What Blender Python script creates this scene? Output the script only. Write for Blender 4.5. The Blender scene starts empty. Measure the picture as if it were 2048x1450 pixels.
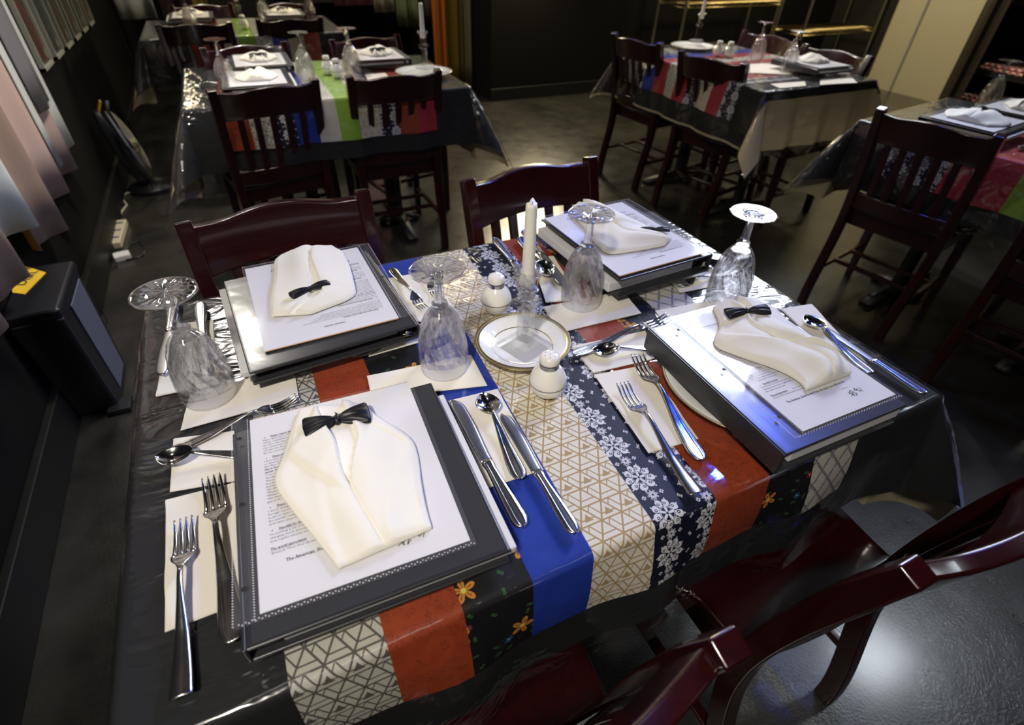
import bpy, bmesh, math, random
from math import sin, cos, pi, hypot, atan2, radians
from mathutils import Vector, Matrix, Euler

S = bpy.context.scene
COL = S.collection
random.seed(7)

# ------------------------------------------------------------------ camera, world, lights, exposure
F_PX, PITCH, ROLL, YAW = 1058.25, 0.877393, 0.031549, -0.463857
CAM = Vector((0.24569, -0.26683, 1.33078))
ROT = (Matrix.Rotation(YAW, 3, 'Z') @ Matrix.Rotation(PITCH, 3, 'X') @ Matrix.Rotation(ROLL, 3, 'Z'))
cd = bpy.data.cameras.new('camera'); cam = bpy.data.objects.new('camera', cd); COL.objects.link(cam)
cd.sensor_width = 36; cd.lens = F_PX / 2048 * 36; cd.clip_start = 0.02
cam.matrix_world = Matrix.Translation(CAM) @ ROT.to_4x4()
S.camera = cam
cd.dof.use_dof = True; cd.dof.focus_distance = 0.82; cd.dof.aperture_fstop = 4.0

W = bpy.data.worlds.new('World'); S.world = W; W.use_nodes = True
W.node_tree.nodes['Background'].inputs[0].default_value = (0.5, 0.55, 0.7, 1)
W.node_tree.nodes['Background'].inputs[1].default_value = 0.02

def area(name, loc, target, size, power, color, size_y=None, spread=180):
    l = bpy.data.lights.new(name, 'AREA'); l.energy = power; l.color = color; l.size = size
    if size_y: l.shape = 'RECTANGLE'; l.size_y = size_y
    l.spread = radians(spread)
    o = bpy.data.objects.new(name, l); COL.objects.link(o); o.location = loc
    o.rotation_euler = (Vector(target) - Vector(loc)).to_track_quat('-Z', 'Y').to_euler()
    return o
def spot(name, loc, target, power, color, angle, blend=0.5, r=0.05):
    l = bpy.data.lights.new(name, 'SPOT'); l.energy = power; l.color = color
    l.spot_size = radians(angle); l.spot_blend = blend; l.shadow_soft_size = r
    o = bpy.data.objects.new(name, l); COL.objects.link(o); o.location = loc
    o.rotation_euler = (Vector(target) - Vector(loc)).to_track_quat('-Z', 'Y').to_euler()
    return o
WARM = (1.0, 0.93, 0.82); COOL = (0.80, 0.87, 1.0); BLUE = (0.05, 0.12, 1.0)
area('ceiling_panel_warm', (-0.40, -0.75, 2.55), (0.35, 0.35, 0.76), 0.16, 7.2, WARM, spread=75)
area('ceiling_panel_rear', (-0.22, 3.6, 2.80), (0.2, 0.8, 0.76), 0.25, 16, WARM)
area('ceiling_panel_cool', (2.95, 1.95, 2.75), (0.7, 0.3, 0.76), 0.72, 14.5, COOL, spread=85)
area('blue_stage_lamp', (2.40, 0.98, 2.70), (0.75, 0.2, 0.76), 0.14, 9.0, BLUE, spread=120)
area('cool_highlight_panel', (3.95, 2.55, 2.30), (1.1, 0.5, 0.76), 0.95, 12, (.84, .9, 1), size_y=.6, spread=110)  # cool panel added for highlights on the right-hand films, no window there
area('back_fabric_wash', (1.2, 4.9, 2.7), (1.4, 6.0, 0.5), 0.3, 22, (1, .92, .8))  # added fill, brightens the fabrics hanging at the back
area('blue_stage_lamp_far', (3.2, 4.2, 2.5), (1.2, 0.8, 0.8), 0.14, 5.0, BLUE, spread=120)
area('lit_wall_panel', (2.85, 4.70, 1.45), (2.0, 3.0, 0.4), 0.70, 60, (1, 0.84, 0.52), size_y=.45)
area('back_wall_lamp', (-0.05, 6.45, 1.65), (0.3, 3.0, 0.7), 0.5, 9, (1, 0.84, 0.55), size_y=.3)
spot('track_spot_table_one', (0.6, 3.5, 2.8), (0.6, 2.65, 0.76), 150, WARM, 42, 0.8)
spot('track_spot_table_far', (0.4, 5.2, 2.8), (0.4, 4.2, 0.76), 140, (1, .86, .6), 44, 0.8)
spot('track_spot_table_two', (3.0, 3.3, 2.8), (2.9, 2.2, 0.76), 165, (1, .95, .9), 42, 0.8)
spot('track_spot_table_three', (3.3, 2.0, 2.8), (3.0, 0.8, 0.76), 105, COOL, 46, 0.8)
area('door_wash', (5.0, 3.4, 2.7), (6.7, 3.4, 0.5), 0.4, 40, (1, .88, .62))
area('shelf_wash', (4.6, 3.4, 2.7), (5.0, 4.3, 0.7), 0.3, 34, (1, .8, .45))
area('curtain_wash', (0.45, 1.9, 2.6), (-0.5, 2.1, 0.8), 0.3, 11, (1, .93, .82), spread=80)  # fill light added to brighten the left wall curtains
area('back_curtain_wash', (1.7, 3.9, 2.8), (1.9, 4.9, 0.6), 0.3, 8, (1, .85, .5))
area('ceiling_panel_floor', (3.5, 0.02, 2.85), (1.42, -.15, 0), 0.34, 0.8, (0.85, .93, 1), spread=40)
area('cutlery_fill_panel', (0.3, -1.45, 2.95), (0.3, -1.45, 0), 0.6, 1.8, (1, .95, .88))  # this and the next two panels are added for bright cutlery reflections
area('cutlery_fill_panel', (1.5, -1.6, 2.95), (1.5, -1.6, 0), 0.5, 0.9, (.9, .95, 1))
area('cutlery_fill_panel', (-0.2, 0.2, 2.95), (-0.2, 0.2, 0), 0.3, 0.8, (1, .95, .88))

vs = S.view_settings
vs.view_transform = 'Standard'; vs.look = 'None'; vs.exposure = 0.0; vs.gamma = 1.0; vs.use_curve_mapping = False

# ------------------------------------------------------------------ helpers
def at(px, py, z):
    """point of the room at height z that the photograph shows at pixel (px, py)"""
    d = ROT @ Vector(((px - 1024) / F_PX, -(py - 725) / F_PX, -1.0))
    t = (z - CAM.z) / d.z
    return Vector((CAM.x + d.x * t, CAM.y + d.y * t, z))
def link(o, parent=None):
    COL.objects.link(o)
    if parent: o.parent = parent
    return o
def tag(o, label=None, cat=None, group=None, kind=None):
    if label: o['label'] = label
    if cat: o['category'] = cat
    if group: o['group'] = group
    if kind: o['kind'] = kind
    return o
def empty(name, loc=(0, 0, 0), rz=0):
    o = bpy.data.objects.new(name, None); o.empty_display_size = 0.05
    o.location = loc; o.rotation_euler = (0, 0, rz)
    return link(o)
def mobj(name, me, mat=None, parent=None, smooth=True):
    if isinstance(me, bmesh.types.BMesh):
        b = me; me = bpy.data.meshes.new(name); bmesh.ops.recalc_face_normals(b, faces=b.faces) if b.faces else None
        b.to_mesh(me); b.free()
    o = bpy.data.objects.new(name, me)
    if mat: 
        if isinstance(mat, (list, tuple)):
            for m in mat: me.materials.append(m)
        else: me.materials.append(mat)
    if smooth: me.polygons.foreach_set('use_smooth', [True] * len(me.polygons))
    return link(o, parent)
def wn(o):
    m = o.modifiers.new('wn', 'WEIGHTED_NORMAL'); m.keep_sharp = True; return o
def bevel(o, w, seg=2, ang=30):
    m = o.modifiers.new('bevel', 'BEVEL'); m.width = w; m.segments = seg; m.limit_method = 'ANGLE'; m.angle_limit = radians(ang)
    return wn(o)
def solid(o, t, off=0):
    m = o.modifiers.new('solid', 'SOLIDIFY'); m.thickness = t; m.offset = off; return o
def subsurf(o, n=1):
    m = o.modifiers.new('sub', 'SUBSURF'); m.levels = n; m.render_levels = n; return o
def kids(o): return [c for c in bpy.data.objects if c.parent == o]
def copy_tree(o, parent=None, ch=None):
    if ch is None:
        ch = {}
        for x in bpy.data.objects:
            if x.parent: ch.setdefault(x.parent.name, []).append(x)
    c = o.copy(); COL.objects.link(c)
    if parent: c.parent = parent
    for k in ch.get(o.name, []): copy_tree(k, c, ch)
    return c
def box(b, x0, y0, z0, x1, y1, z1, M=None):
    vs_ = [b.verts.new(Vector(p) if M is None else M @ Vector(p)) for p in
          ((x0,y0,z0),(x1,y0,z0),(x1,y1,z0),(x0,y1,z0),(x0,y0,z1),(x1,y0,z1),(x1,y1,z1),(x0,y1,z1))]
    for f in ((0,3,2,1),(4,5,6,7),(0,1,5,4),(1,2,6,5),(2,3,7,6),(3,0,4,7)): b.faces.new([vs_[i] for i in f])
    return vs_
def lathe(b, prof, n=32, mod=None, M=None, cap0=False, cap1=False, center=(0, 0)):
    rings = []
    for (r, z) in prof:
        ring = []
        for i in range(n):
            a = 2 * pi * i / n; rr = r * (mod(a, z) if mod else 1)
            p = Vector((center[0] + rr * cos(a), center[1] + rr * sin(a), z))
            ring.append(b.verts.new(M @ p if M else p))
        rings.append(ring)
    for k in range(len(rings) - 1):
        for i in range(n):
            j = (i + 1) % n
            b.faces.new((rings[k][i], rings[k][j], rings[k+1][j], rings[k+1][i]))
    if cap0: b.faces.new(rings[0][::-1])
    if cap1: b.faces.new(rings[-1])
    return rings
def tube(b, pts, r, n=8, cap=True):
    """round tube through points; r number or list"""
    pts = [Vector(p) for p in pts]; rings = []
    up = Vector((0, 0, 1))
    for i, p in enumerate(pts):
        d = (pts[min(i + 1, len(pts) - 1)] - pts[max(i - 1, 0)]).normalized()
        if abs(d.dot(up)) > 0.95: s = d.cross(Vector((0, 1, 0))).normalized()
        else: s = d.cross(up).normalized()
        t = s.cross(d); rr = r[i] if isinstance(r, (list, tuple)) else r
        rings.append([b.verts.new(p + rr * (cos(2*pi*k/n) * s + sin(2*pi*k/n) * t)) for k in range(n)])
    for a, c in zip(rings, rings[1:]):
        for k in range(n): b.faces.new((a[k], a[(k+1) % n], c[(k+1) % n], c[k]))
    if cap: b.faces.new(rings[0][::-1]); b.faces.new(rings[-1])
def bar(b, pts, hw, hd, side=None):
    """rectangular bar through points: hw half width along side, hd half depth; lists allowed"""
    pts = [Vector(p) for p in pts]; rings = []
    for i, p in enumerate(pts):
        d = (pts[min(i + 1, len(pts) - 1)] - pts[max(i - 1, 0)]).normalized()
        s = Vector(side) if side else Vector((1, 0, 0)); s = (s - d * s.dot(d)).normalized(); t = d.cross(s)
        w_ = hw[i] if isinstance(hw, (list, tuple)) else hw; h_ = hd[i] if isinstance(hd, (list, tuple)) else hd
        rings.append([b.verts.new(p + a * w_ * s + c * h_ * t) for a, c in ((-1,-1),(1,-1),(1,1),(-1,1))])
    for a, c in zip(rings, rings[1:]):
        for k in range(4): b.faces.new((a[k], a[(k+1) % 4], c[(k+1) % 4], c[k]))
    b.faces.new(rings[0][::-1]); b.faces.new(rings[-1])
def grid(b, nu, nv, fn, uvname=None, uvfn=None):
    V = [[b.verts.new(fn(i / nu, j / nv)) for i in range(nu + 1)] for j in range(nv + 1)]
    uvl = b.loops.layers.uv.get('UVMap') or b.loops.layers.uv.new('UVMap')
    for j in range(nv):
        for i in range(nu):
            f = b.faces.new((V[j][i], V[j][i+1], V[j+1][i+1], V[j+1][i]))
            for l, (a, c) in zip(f.loops, ((i,j),(i+1,j),(i+1,j+1),(i,j+1))):
                l[uvl].uv = (uvfn or (lambda s, t: (s, t)))(a / nu, c / nv)
    return V
def lerp(a, b, t): return a + (b - a) * t
def interp(T, x):
    """piecewise linear table [(x, y)...]; y number or tuple"""
    if x <= T[0][0]: return T[0][1]
    for (a, ya), (b_, yb) in zip(T, T[1:]):
        if x <= b_:
            t = (x - a) / (b_ - a)
            return tuple(lerp(p, q_, t) for p, q_ in zip(ya, yb)) if isinstance(ya, tuple) else lerp(ya, yb, t)
    return T[-1][1]
def smooth(t): t = max(0, min(1, t)); return t * t * (3 - 2 * t)

# ------------------------------------------------------------------ material helpers
class N:
    """socket wrapper with arithmetic, so that node maths can be written down as formulas"""
    def __init__(s, nt, x): s.nt = nt; s.x = x
    def m(s, op, *o, clamp=False):
        n = s.nt.nodes.new('ShaderNodeMath'); n.operation = op; n.use_clamp = clamp
        for i, v in enumerate((s,) + o):
            v = v.x if isinstance(v, N) else v
            if isinstance(v, (int, float)): n.inputs[i].default_value = v
            else: s.nt.links.new(v, n.inputs[i])
        return N(s.nt, n.outputs[0])
    def __add__(s, o): return s.m('ADD', o)
    __radd__ = __add__
    def __sub__(s, o): return s.m('SUBTRACT', o)
    def __rsub__(s, o): return (s * -1) + o
    def __mul__(s, o): return s.m('MULTIPLY', o)
    __rmul__ = __mul__
    def __truediv__(s, o): return s.m('DIVIDE', o)
    def fr(s): return s.m('FRACT')
    def ab(s): return s.m('ABSOLUTE')
    def sn(s): return s.m('SINE')
    def cs(s): return s.m('COSINE')
    def lt(s, o): return s.m('LESS_THAN', o)
    def gt(s, o): return s.m('GREATER_THAN', o)
    def mn(s, o): return s.m('MINIMUM', o)
    def mx(s, o): return s.m('MAXIMUM', o)
def NEW(name):
    m = bpy.data.materials.new(name); m.use_nodes = True
    nt = m.node_tree; bs = nt.nodes['Principled BSDF']; return m, nt, bs
def setp(nt, bs, **k):
    names = dict(col='Base Color', rough='Roughness', metal='Metallic', spec='Specular IOR Level', coat='Coat Weight',
                 coatr='Coat Roughness', trans='Transmission Weight', ior='IOR', alpha='Alpha', sheen='Sheen Weight',
                 sub='Subsurface Weight', emis='Emission Strength', emc='Emission Color')
    for a, v in k.items():
        i = bs.inputs[names[a]]
        if isinstance(v, N): nt.links.new(v.x, i)
        elif isinstance(v, bpy.types.NodeSocket): nt.links.new(v, i)
        elif isinstance(v, tuple) and len(v) == 3: i.default_value = (*v, 1)
        else: i.default_value = v
def mix(nt, fac, a, b):
    n = nt.nodes.new('ShaderNodeMix'); n.data_type = 'RGBA'
    for s_, v in ((n.inputs[0], fac), (n.inputs[6], a), (n.inputs[7], b)):
        v = v.x if isinstance(v, N) else v
        if isinstance(v, bpy.types.NodeSocket): nt.links.new(v, s_)
        elif isinstance(v, tuple): s_.default_value = (*v, 1)
        else: s_.default_value = v
    return n.outputs[2]
def coords(nt, kind='UV'):
    n = nt.nodes.new('ShaderNodeTexCoord'); return n.outputs[kind]
def sep(nt, v):
    n = nt.nodes.new('ShaderNodeSeparateXYZ'); nt.links.new(v, n.inputs[0]); return N(nt, n.outputs[0]), N(nt, n.outputs[1]), N(nt, n.outputs[2])
def comb(nt, x, y, z=0):
    n = nt.nodes.new('ShaderNodeCombineXYZ')
    for i, v in enumerate((x, y, z)):
        if isinstance(v, N): nt.links.new(v.x, n.inputs[i])
        else: n.inputs[i].default_value = v
    return n.outputs[0]
def noise(nt, vec, scale, detail=3, rough=0.5, dist=0, out=0):
    n = nt.nodes.new('ShaderNodeTexNoise'); n.inputs['Scale'].default_value = scale
    n.inputs['Detail'].default_value = detail; n.inputs['Roughness'].default_value = rough; n.inputs['Distortion'].default_value = dist
    if vec: nt.links.new(vec, n.inputs['Vector'])
    return N(nt, n.outputs[out])
def scaled(nt, vec, sx, sy, sz=1, rz=0):
    n = nt.nodes.new('ShaderNodeMapping'); nt.links.new(vec, n.inputs[0]); n.inputs['Scale'].default_value = (sx, sy, sz)
    n.inputs['Rotation'].default_value = (0, 0, rz); return n.outputs[0]
def bump(nt, bs, h, strength=0.3, dist=0.001, normal_in='Normal'):
    n = nt.nodes.new('ShaderNodeBump'); n.inputs['Strength'].default_value = strength; n.inputs['Distance'].default_value = dist
    nt.links.new(h.x, n.inputs['Height']); nt.links.new(n.outputs[0], bs.inputs[normal_in]); return n
def plain(name, col, rough=0.5, **k):
    m, nt, bs = NEW(name); setp(nt, bs, col=col, rough=rough, **k); return m

# ------------------------------------------------------------------ materials
def m_floor():
    m, nt, bs = NEW('mottled_lit_concrete'); o = coords(nt, 'Object')
    a = noise(nt, o, 1.6, 6, .6, .6); b = noise(nt, o, 9, 5, .6); c = noise(nt, o, 160, 3)
    f = (a * 1.9 + b * 0.5 - 0.75).m('MULTIPLY', 1.0, clamp=True)  # mottling contrast raised so pale areas also imitate lit patches of floor
    setp(nt, bs, col=mix(nt, f, (0.0045, 0.005, 0.0052), (0.042, 0.039, 0.032)), rough=(b * 0.20 + 0.20), spec=0.5, coat=.45, coatr=.16)
    bump(nt, bs, c * 0.8 + b * 2.0, 0.5, 0.002); return m
def m_wood():
    m, nt, bs = NEW('cherry_lacquer_wood'); o = coords(nt, 'Object')
    g = noise(nt, scaled(nt, o, 60, 60, 4), 1.5, 4, .6, .4)
    setp(nt, bs, col=mix(nt, g, (0.010, 0.0012, 0.0015), (0.034, 0.0036, 0.0042)), rough=0.24, coat=0.6, coatr=0.07, spec=.5)
    return m
def m_napkin(name, col):
    m, nt, bs = NEW(name); o = coords(nt, 'Object')
    a = noise(nt, o, 900, 2); c = noise(nt, o, 26, 3)
    setp(nt, bs, col=mix(nt, c, tuple(x * .94 for x in col), col), rough=.9, spec=.15)
    bump(nt, bs, a * .3 + c * 4, .25, .0006); return m
def m_steel():
    m, nt, bs = NEW('brushed_steel'); o = coords(nt, 'Object')
    a = noise(nt, scaled(nt, o, 900, 60, 200), 1, 2)
    setp(nt, bs, col=(.62, .61, .60), metal=1.0, rough=(a * .12 + .17)); return m
def m_film(name, wr_scale, wr_strength, rough=0.07, fac_add=0.03, tint=(1, 1, 1), stretch=(1, 1), rot=0, mult=1.0, haze=0.0):
    """clear vinyl film: see-through with a glossy wrinkled surface"""
    m, nt, bs = NEW(name); nt.nodes.remove(bs)
    out = nt.nodes['Material Output']
    t = nt.nodes.new('ShaderNodeBsdfTransparent'); t.inputs[0].default_value = (*tint, 1)
    g = nt.nodes.new('ShaderNodeBsdfGlossy'); g.inputs['Roughness'].default_value = rough; g.inputs[0].default_value = (1, 1, 1, 1)
    lw = nt.nodes.new('ShaderNodeLayerWeight'); lw.inputs['Blend'].default_value = .5
    mx = nt.nodes.new('ShaderNodeMixShader')
    o = coords(nt, 'Object'); u = scaled(nt, o, stretch[0], stretch[1], 1, rot)
    h = noise(nt, u, wr_scale, 3, .5, 1.2)
    b = nt.nodes.new('ShaderNodeBump'); b.inputs['Strength'].default_value = wr_strength; b.inputs['Distance'].default_value = 0.01
    nt.links.new(h.x, b.inputs['Height']); nt.links.new(b.outputs[0], g.inputs['Normal']); nt.links.new(b.outputs[0], lw.inputs['Normal'])
    f = (N(nt, lw.outputs['Facing']).m('POWER', 4.2) * .85 + (.040 + fac_add)) * mult
    nt.links.new(f.x, mx.inputs[0]); nt.links.new(t.outputs[0], mx.inputs[1]); nt.links.new(g.outputs[0], mx.inputs[2])
    if haze:
        df = nt.nodes.new('ShaderNodeBsdfDiffuse'); df.inputs[0].default_value = (.7, .7, .74, 1); m2 = nt.nodes.new('ShaderNodeMixShader'); m2.inputs[0].default_value = haze
        nt.links.new(mx.outputs[0], m2.inputs[1]); nt.links.new(df.outputs[0], m2.inputs[2]); mx = m2
    nt.links.new(mx.outputs[0], out.inputs[0]); return m
def m_crystal(name, clear=.45, tint=(1, 1, 1), rough=0.0, ior=1.5):
    m, nt, bs = NEW(name); nt.nodes.remove(bs); out = nt.nodes['Material Output']
    t = nt.nodes.new('ShaderNodeBsdfTransparent'); t.inputs[0].default_value = (*[.985 * x for x in tint], 1)
    g = nt.nodes.new('ShaderNodeBsdfGlass'); g.inputs['Roughness'].default_value = rough; g.inputs['IOR'].default_value = ior
    g.inputs[0].default_value = (*tint, 1)
    mx = nt.nodes.new('ShaderNodeMixShader'); mx.inputs[0].default_value = 1 - clear
    nt.links.new(t.outputs[0], mx.inputs[1]); nt.links.new(g.outputs[0], mx.inputs[2]); nt.links.new(mx.outputs[0], out.inputs[0]); return m
def m_geo(name, base, line, P=0.026):
    """woven triangle and hexagon line pattern"""
    m, nt, bs = NEW(name); u, v, _ = sep(nt, coords(nt))
    f = []
    for k in range(3):
        a = radians(90 + 120 * k); f.append(((u * cos(a) + v * sin(a)) / P + 100.0).fr())
    up = (f[0] + f[1] + f[2]).lt(1.5)
    e = [x.mn(1 - x) for x in f]
    ln = e[0].mn(e[1]).mn(e[2]).lt(0.045)
    second = ((f[0] - .32).ab().lt(.035) * up).mx((f[1] - .66).ab().lt(.035) * (1 - up)).mx((f[2] - .36).ab().lt(.03) * (1 - up))
    d = f[0].mn(f[1]).mn(f[2])
    tri = d.gt(0.19) * up
    # only every other cell row carries the filled triangle
    row = ((v / P) * 0.5 + 50.0).fr().gt(0.5)
    pat = ln.mx(second).mx(tri * row)
    w = noise(nt, scaled(nt, coords(nt), 2500, 2500), 1, 1)
    setp(nt, bs, col=mix(nt, pat, base, line), rough=.55, spec=.3); return m
def m_damask():
    m, nt, bs = NEW('navy_and_white_damask'); u, v, _ = sep(nt, coords(nt))
    TW, TH_ = 0.064, 0.062
    cu = u / TW + 100.0; colid = cu.m('FLOOR')
    off = (colid * 0.5).fr()          # half drop
    lu = (cu.fr() - 0.5) * TW
    lv = ((v / TH_ + off + 100.0).fr() - 0.5) * TH_
    def polar(x, y): return (x * x + y * y).m('SQRT'), y.m('ARCTAN2', x)
    # teardrop: shift the width by height
    x2 = lu * (1.05 + lv * 9.0)
    r, th = polar(x2, lv)
    ph = ((th * (9 / (2 * pi)) + 50.0).fr() - .5) * (2 * pi / 9)
    lx, ly = r * ph.cs() - 0.0168, r * ph.sn()
    lr = (lx * lx + ly * ly).m('SQRT')
    curl = ((lx + .0012) * (lx + .0012) + (ly - .0016) * (ly - .0016)).m('SQRT')
    ring = lr.lt(0.0053) * (1 - (curl - .0017).ab().lt(.0006)) * (1 - (ly - .0052).ab().lt(.0004))
    band = (r - 0.0120).ab().lt(.0011) * (1 - (ly.ab() - .0040).ab().lt(.0005))
    tip = ((r * ph.cs() - .0235) * (r * ph.cs() - .0235) + ly * ly).m('SQRT').lt(.0012)
    ring = ring.mx(band).mx(tip)
    inner = r.lt(0.0062 + ((th * 5.0).cs()) * 0.0045)
    inner = inner * r.gt(0.0018)
    arc = (r - 0.0096).ab().lt(0.0004)
    # small rosette between medallions
    lv2 = ((v / TH_ + off + 100.5).fr() - 0.5) * TH_
    r3, t3 = polar(lu, lv2)
    ros = r3.lt(0.0068 + ((t3 * 8.0).cs()) * 0.0022) * r3.gt(0.0016) * (((t3 * (8 / (2 * pi)) + 50).fr() - .5).ab().lt(.42))
    # tiny quatrefoils
    q = None
    for (qx, qy) in ((0.5, 0.27), (0.5, -0.27), (0.22, 0.5), (-0.22, 0.5)):
        ax = ((u / TW + 100.0 + qx).fr() - .5) * TW; ay = ((v / TH_ + off + 100.0 + qy).fr() - .5) * TH_
        rr, tt = polar(ax, ay); s_ = rr.lt(0.0031) * rr.gt(.0008) * (((tt * (4 / (2 * pi)) + 50.5).fr() - .5).ab().lt(.36))
        q = s_ if q is None else q.mx(s_)
    pat = ring.mx(inner).mx(arc).mx(ros).mx(q)
    setp(nt, bs, col=mix(nt, pat, (0.006, 0.008, 0.022), (0.62, 0.62, 0.66)), rough=.5, spec=.3); return m
def m_floral():
    m, nt, bs = NEW('black_floral_cotton'); uv = coords(nt)
    def layer(scale, size, k, thr, offx, c):
        mp = nt.nodes.new('ShaderNodeMapping'); nt.links.new(uv, mp.inputs[0]); mp.inputs['Location'].default_value = (offx, offx * .7, 0)
        vo = nt.nodes.new('ShaderNodeTexVoronoi'); vo.voronoi_dimensions = '2D'; vo.inputs['Scale'].default_value = scale; vo.inputs['Randomness'].default_value = .75
        nt.links.new(mp.outputs[0], vo.inputs['Vector'])
        sx, sy, _ = sep(nt, mp.outputs[0]); px, py, _ = sep(nt, vo.outputs['Position']); cr, cg, _ = sep(nt, vo.outputs['Color'])
        dx, dy = sx - px, sy - py
        r = (dx * dx + dy * dy).m('SQRT'); th = dy.m('ARCTAN2', dx) + cg * 6.0
        pet = r.lt(((th * (k / 2.0)).cs().ab() * 0.85 + 0.15) * size) * cr.gt(thr)
        vein = (((th * (k / (2 * pi)) + 50.0).fr() - .5).ab().gt(.46)) * r.lt(size * .7)
        ctr = r.lt(size * .2) * cr.gt(thr)
        return pet * (1 - vein), ctr
    col = (0.006, 0.006, 0.007)
    ls, _ = layer(42, .0042, 2, .45, .3, None); col = mix(nt, ls, col, (.03, .09, .03))
    p3, c3 = layer(17, .0065, 5, .62, .55, None); col = mix(nt, p3, col, (.015, .10, .25)); col = mix(nt, c3, col, (.6, .5, .3))
    p4, c4 = layer(13, .0055, 5, .72, .11, None); col = mix(nt, p4, col, (.35, .02, .09)); col = mix(nt, c4, col, (.8, .5, .1))
    p1, c1 = layer(12.5, .0155, 5, .25, .83, None); col = mix(nt, p1, col, (.50, .20, .035)); col = mix(nt, c1, col, (.60, .55, .10))
    setp(nt, bs, col=col, rough=.6, spec=.3); return m
def m_brushed(name, a, b, dark=None):
    m, nt, bs = NEW(name); uv = coords(nt)
    n1 = noise(nt, uv, 22, 4, .6, .8)
    col = mix(nt, n1, a, b)
    if dark:
        s_ = noise(nt, scaled(nt, uv, 1, 1), 120, 2, .5, 3.0)
        s2 = noise(nt, uv, 55, 1)
        col = mix(nt, (s_ - .5).ab().lt(.016) * s2.gt(.48), col, dark)
    setp(nt, bs, col=col, rough=.6, spec=.3); return m

M = {}
M['floor'] = m_floor()
M['wood'] = m_wood()
M['blackwall'] = plain('black_painted_wall', (.0045, .0045, .0038), .75, spec=.15)
M['darkwall'] = plain('dark_room_wall', (.018, .016, .014), .9, spec=.2)
M['basebd'] = plain('black_baseboard_paint', (.008, .008, .007), .5, spec=.3)
M['napkin'] = m_napkin('cream_linen', (.80, .77, .69))
M['paper_napkin'] = m_napkin('cream_paper_napkin', (.74, .70, .62))
M['paper'] = plain('white_paper', (.66, .645, .66), .75, spec=.2)
M['paper_edge'] = plain('tan_card', (.45, .22, .09), .8)
M['ink'] = plain('black_ink', (.035, .035, .04), .8, spec=.1)
M['vinyl'] = plain('black_vinyl', (.022, .022, .025), .30, spec=.6)
M['pages'] = plain('stacked_white_pages', (.62, .61, .62), .8)
M['satin'] = plain('black_satin', (.006, .006, .009), .42, spec=.4)
M['steel'] = m_steel()
M['mirror'] = plain('polished_steel', (.82, .81, .80), .12, metal=1.0)
M['blade'] = plain('knife_blade_steel', (.42, .42, .44), .32, metal=1.0)
M['film'] = m_film('clear_vinyl_film', 9, .35, .06, .02)
M['film_wr'] = m_film('wrinkled_clear_vinyl', 7, .55, .13, .03, stretch=(1.0, 2.2), rot=.5)
M['film_cr'] = m_film('crinkled_clear_vinyl', 13, .5, .07, .01)
M['pocket'] = m_film('clear_binder_pocket', 5, .22, .12, .0, mult=.75, haze=.02)
M['pocket2'] = m_film('clear_page_protector', 5, .15, .12, -.02, mult=.55, haze=.05)
M['crystal'] = m_crystal('cut_crystal', .50, ior=1.54)
M['crystal2'] = m_crystal('thick_crystal', .68, (1.0, 1.0, 1.0), ior=1.54)
M['candle'] = plain('ivory_wax', (.82, .79, .70), .5)
M['china'] = plain('cream_china', (.82, .80, .74), .10, spec=.6, coat=.4, coatr=.04)
M['plate'] = plain('white_china', (.80, .80, .78), .10, coat=.4, coatr=.04)
M['gold'] = plain('antique_gold_rim', (.30, .22, .08), .35, metal=.8)
M['silverline'] = plain('silver_line', (.45, .45, .43), .25, metal=1)
M['hole'] = plain('dark_hole', (.012, .011, .012), .8)
M['cream'] = m_napkin('beige_tablecloth_cotton', (.50, .42, .27))
M['black'] = plain('black_tablecloth_cotton', (.014, .015, .016), .75, spec=.25)
M['tablewood'] = plain('dark_table_laminate', (.03, .012, .008), .4)
M['iron'] = plain('black_cast_iron', (.012, .012, .012), .45)
M['geo_grey'] = m_geo('grey_triangle_print', (.46, .44, .38), (.085, .08, .07))
M['geo_gold'] = m_geo('gold_triangle_print', (.66, .63, .55), (.37, .26, .12))
M['damask'] = m_damask()
M['floral'] = m_floral()
M['red'] = m_brushed('rust_red_cotton', (.23, .032, .010), (.31, .052, .014), (.05, .01, .006))
M['crimson'] = m_brushed('crimson_cotton', (.30, .02, .035), (.40, .035, .05), (.1, .008, .01))
M['blue'] = m_brushed('royal_blue_cotton', (.008, .022, .22), (.014, .05, .36))
M['lattice'] = plain('pale_lattice_base', (.5, .5, .5), .6)
M['green'] = m_brushed('lime_green_cotton', (.17, .32, .03), (.24, .42, .05))
M['white_cotton'] = plain('grey_white_cotton', (.48, .48, .42), .8)
M['skull'] = plain('pewter', (.55, .50, .42), .35, metal=1)
M['yellow'] = plain('yellow_card', (.72, .46, .02), .7)
M['plastic_black'] = plain('black_plastic', (.010, .010, .013), .35)
M['plastic_grey'] = plain('slate_grey_plastic', (.10, .11, .15), .45)
M['plastic_white'] = plain('ivory_plastic', (.50, .46, .34), .5)
M['screen'] = plain('beige_panel_paint', (.42, .38, .26), .7)
M['screen_edge'] = plain('grey_seam', (.20, .20, .19), .6)
M['brass'] = plain('brass_wire', (.55, .44, .20), .3, metal=1)
M['chrome'] = plain('dull_chrome_pole', (.50, .48, .40), .4, metal=1)
M['leather'] = plain('dark_crinkled_drape', (.030, .022, .014), .35)
def m_tulle(name, col, op):
    m, nt, bs = NEW(name); setp(nt, bs, col=col, rough=.8, spec=.1, alpha=op); return m
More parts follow.
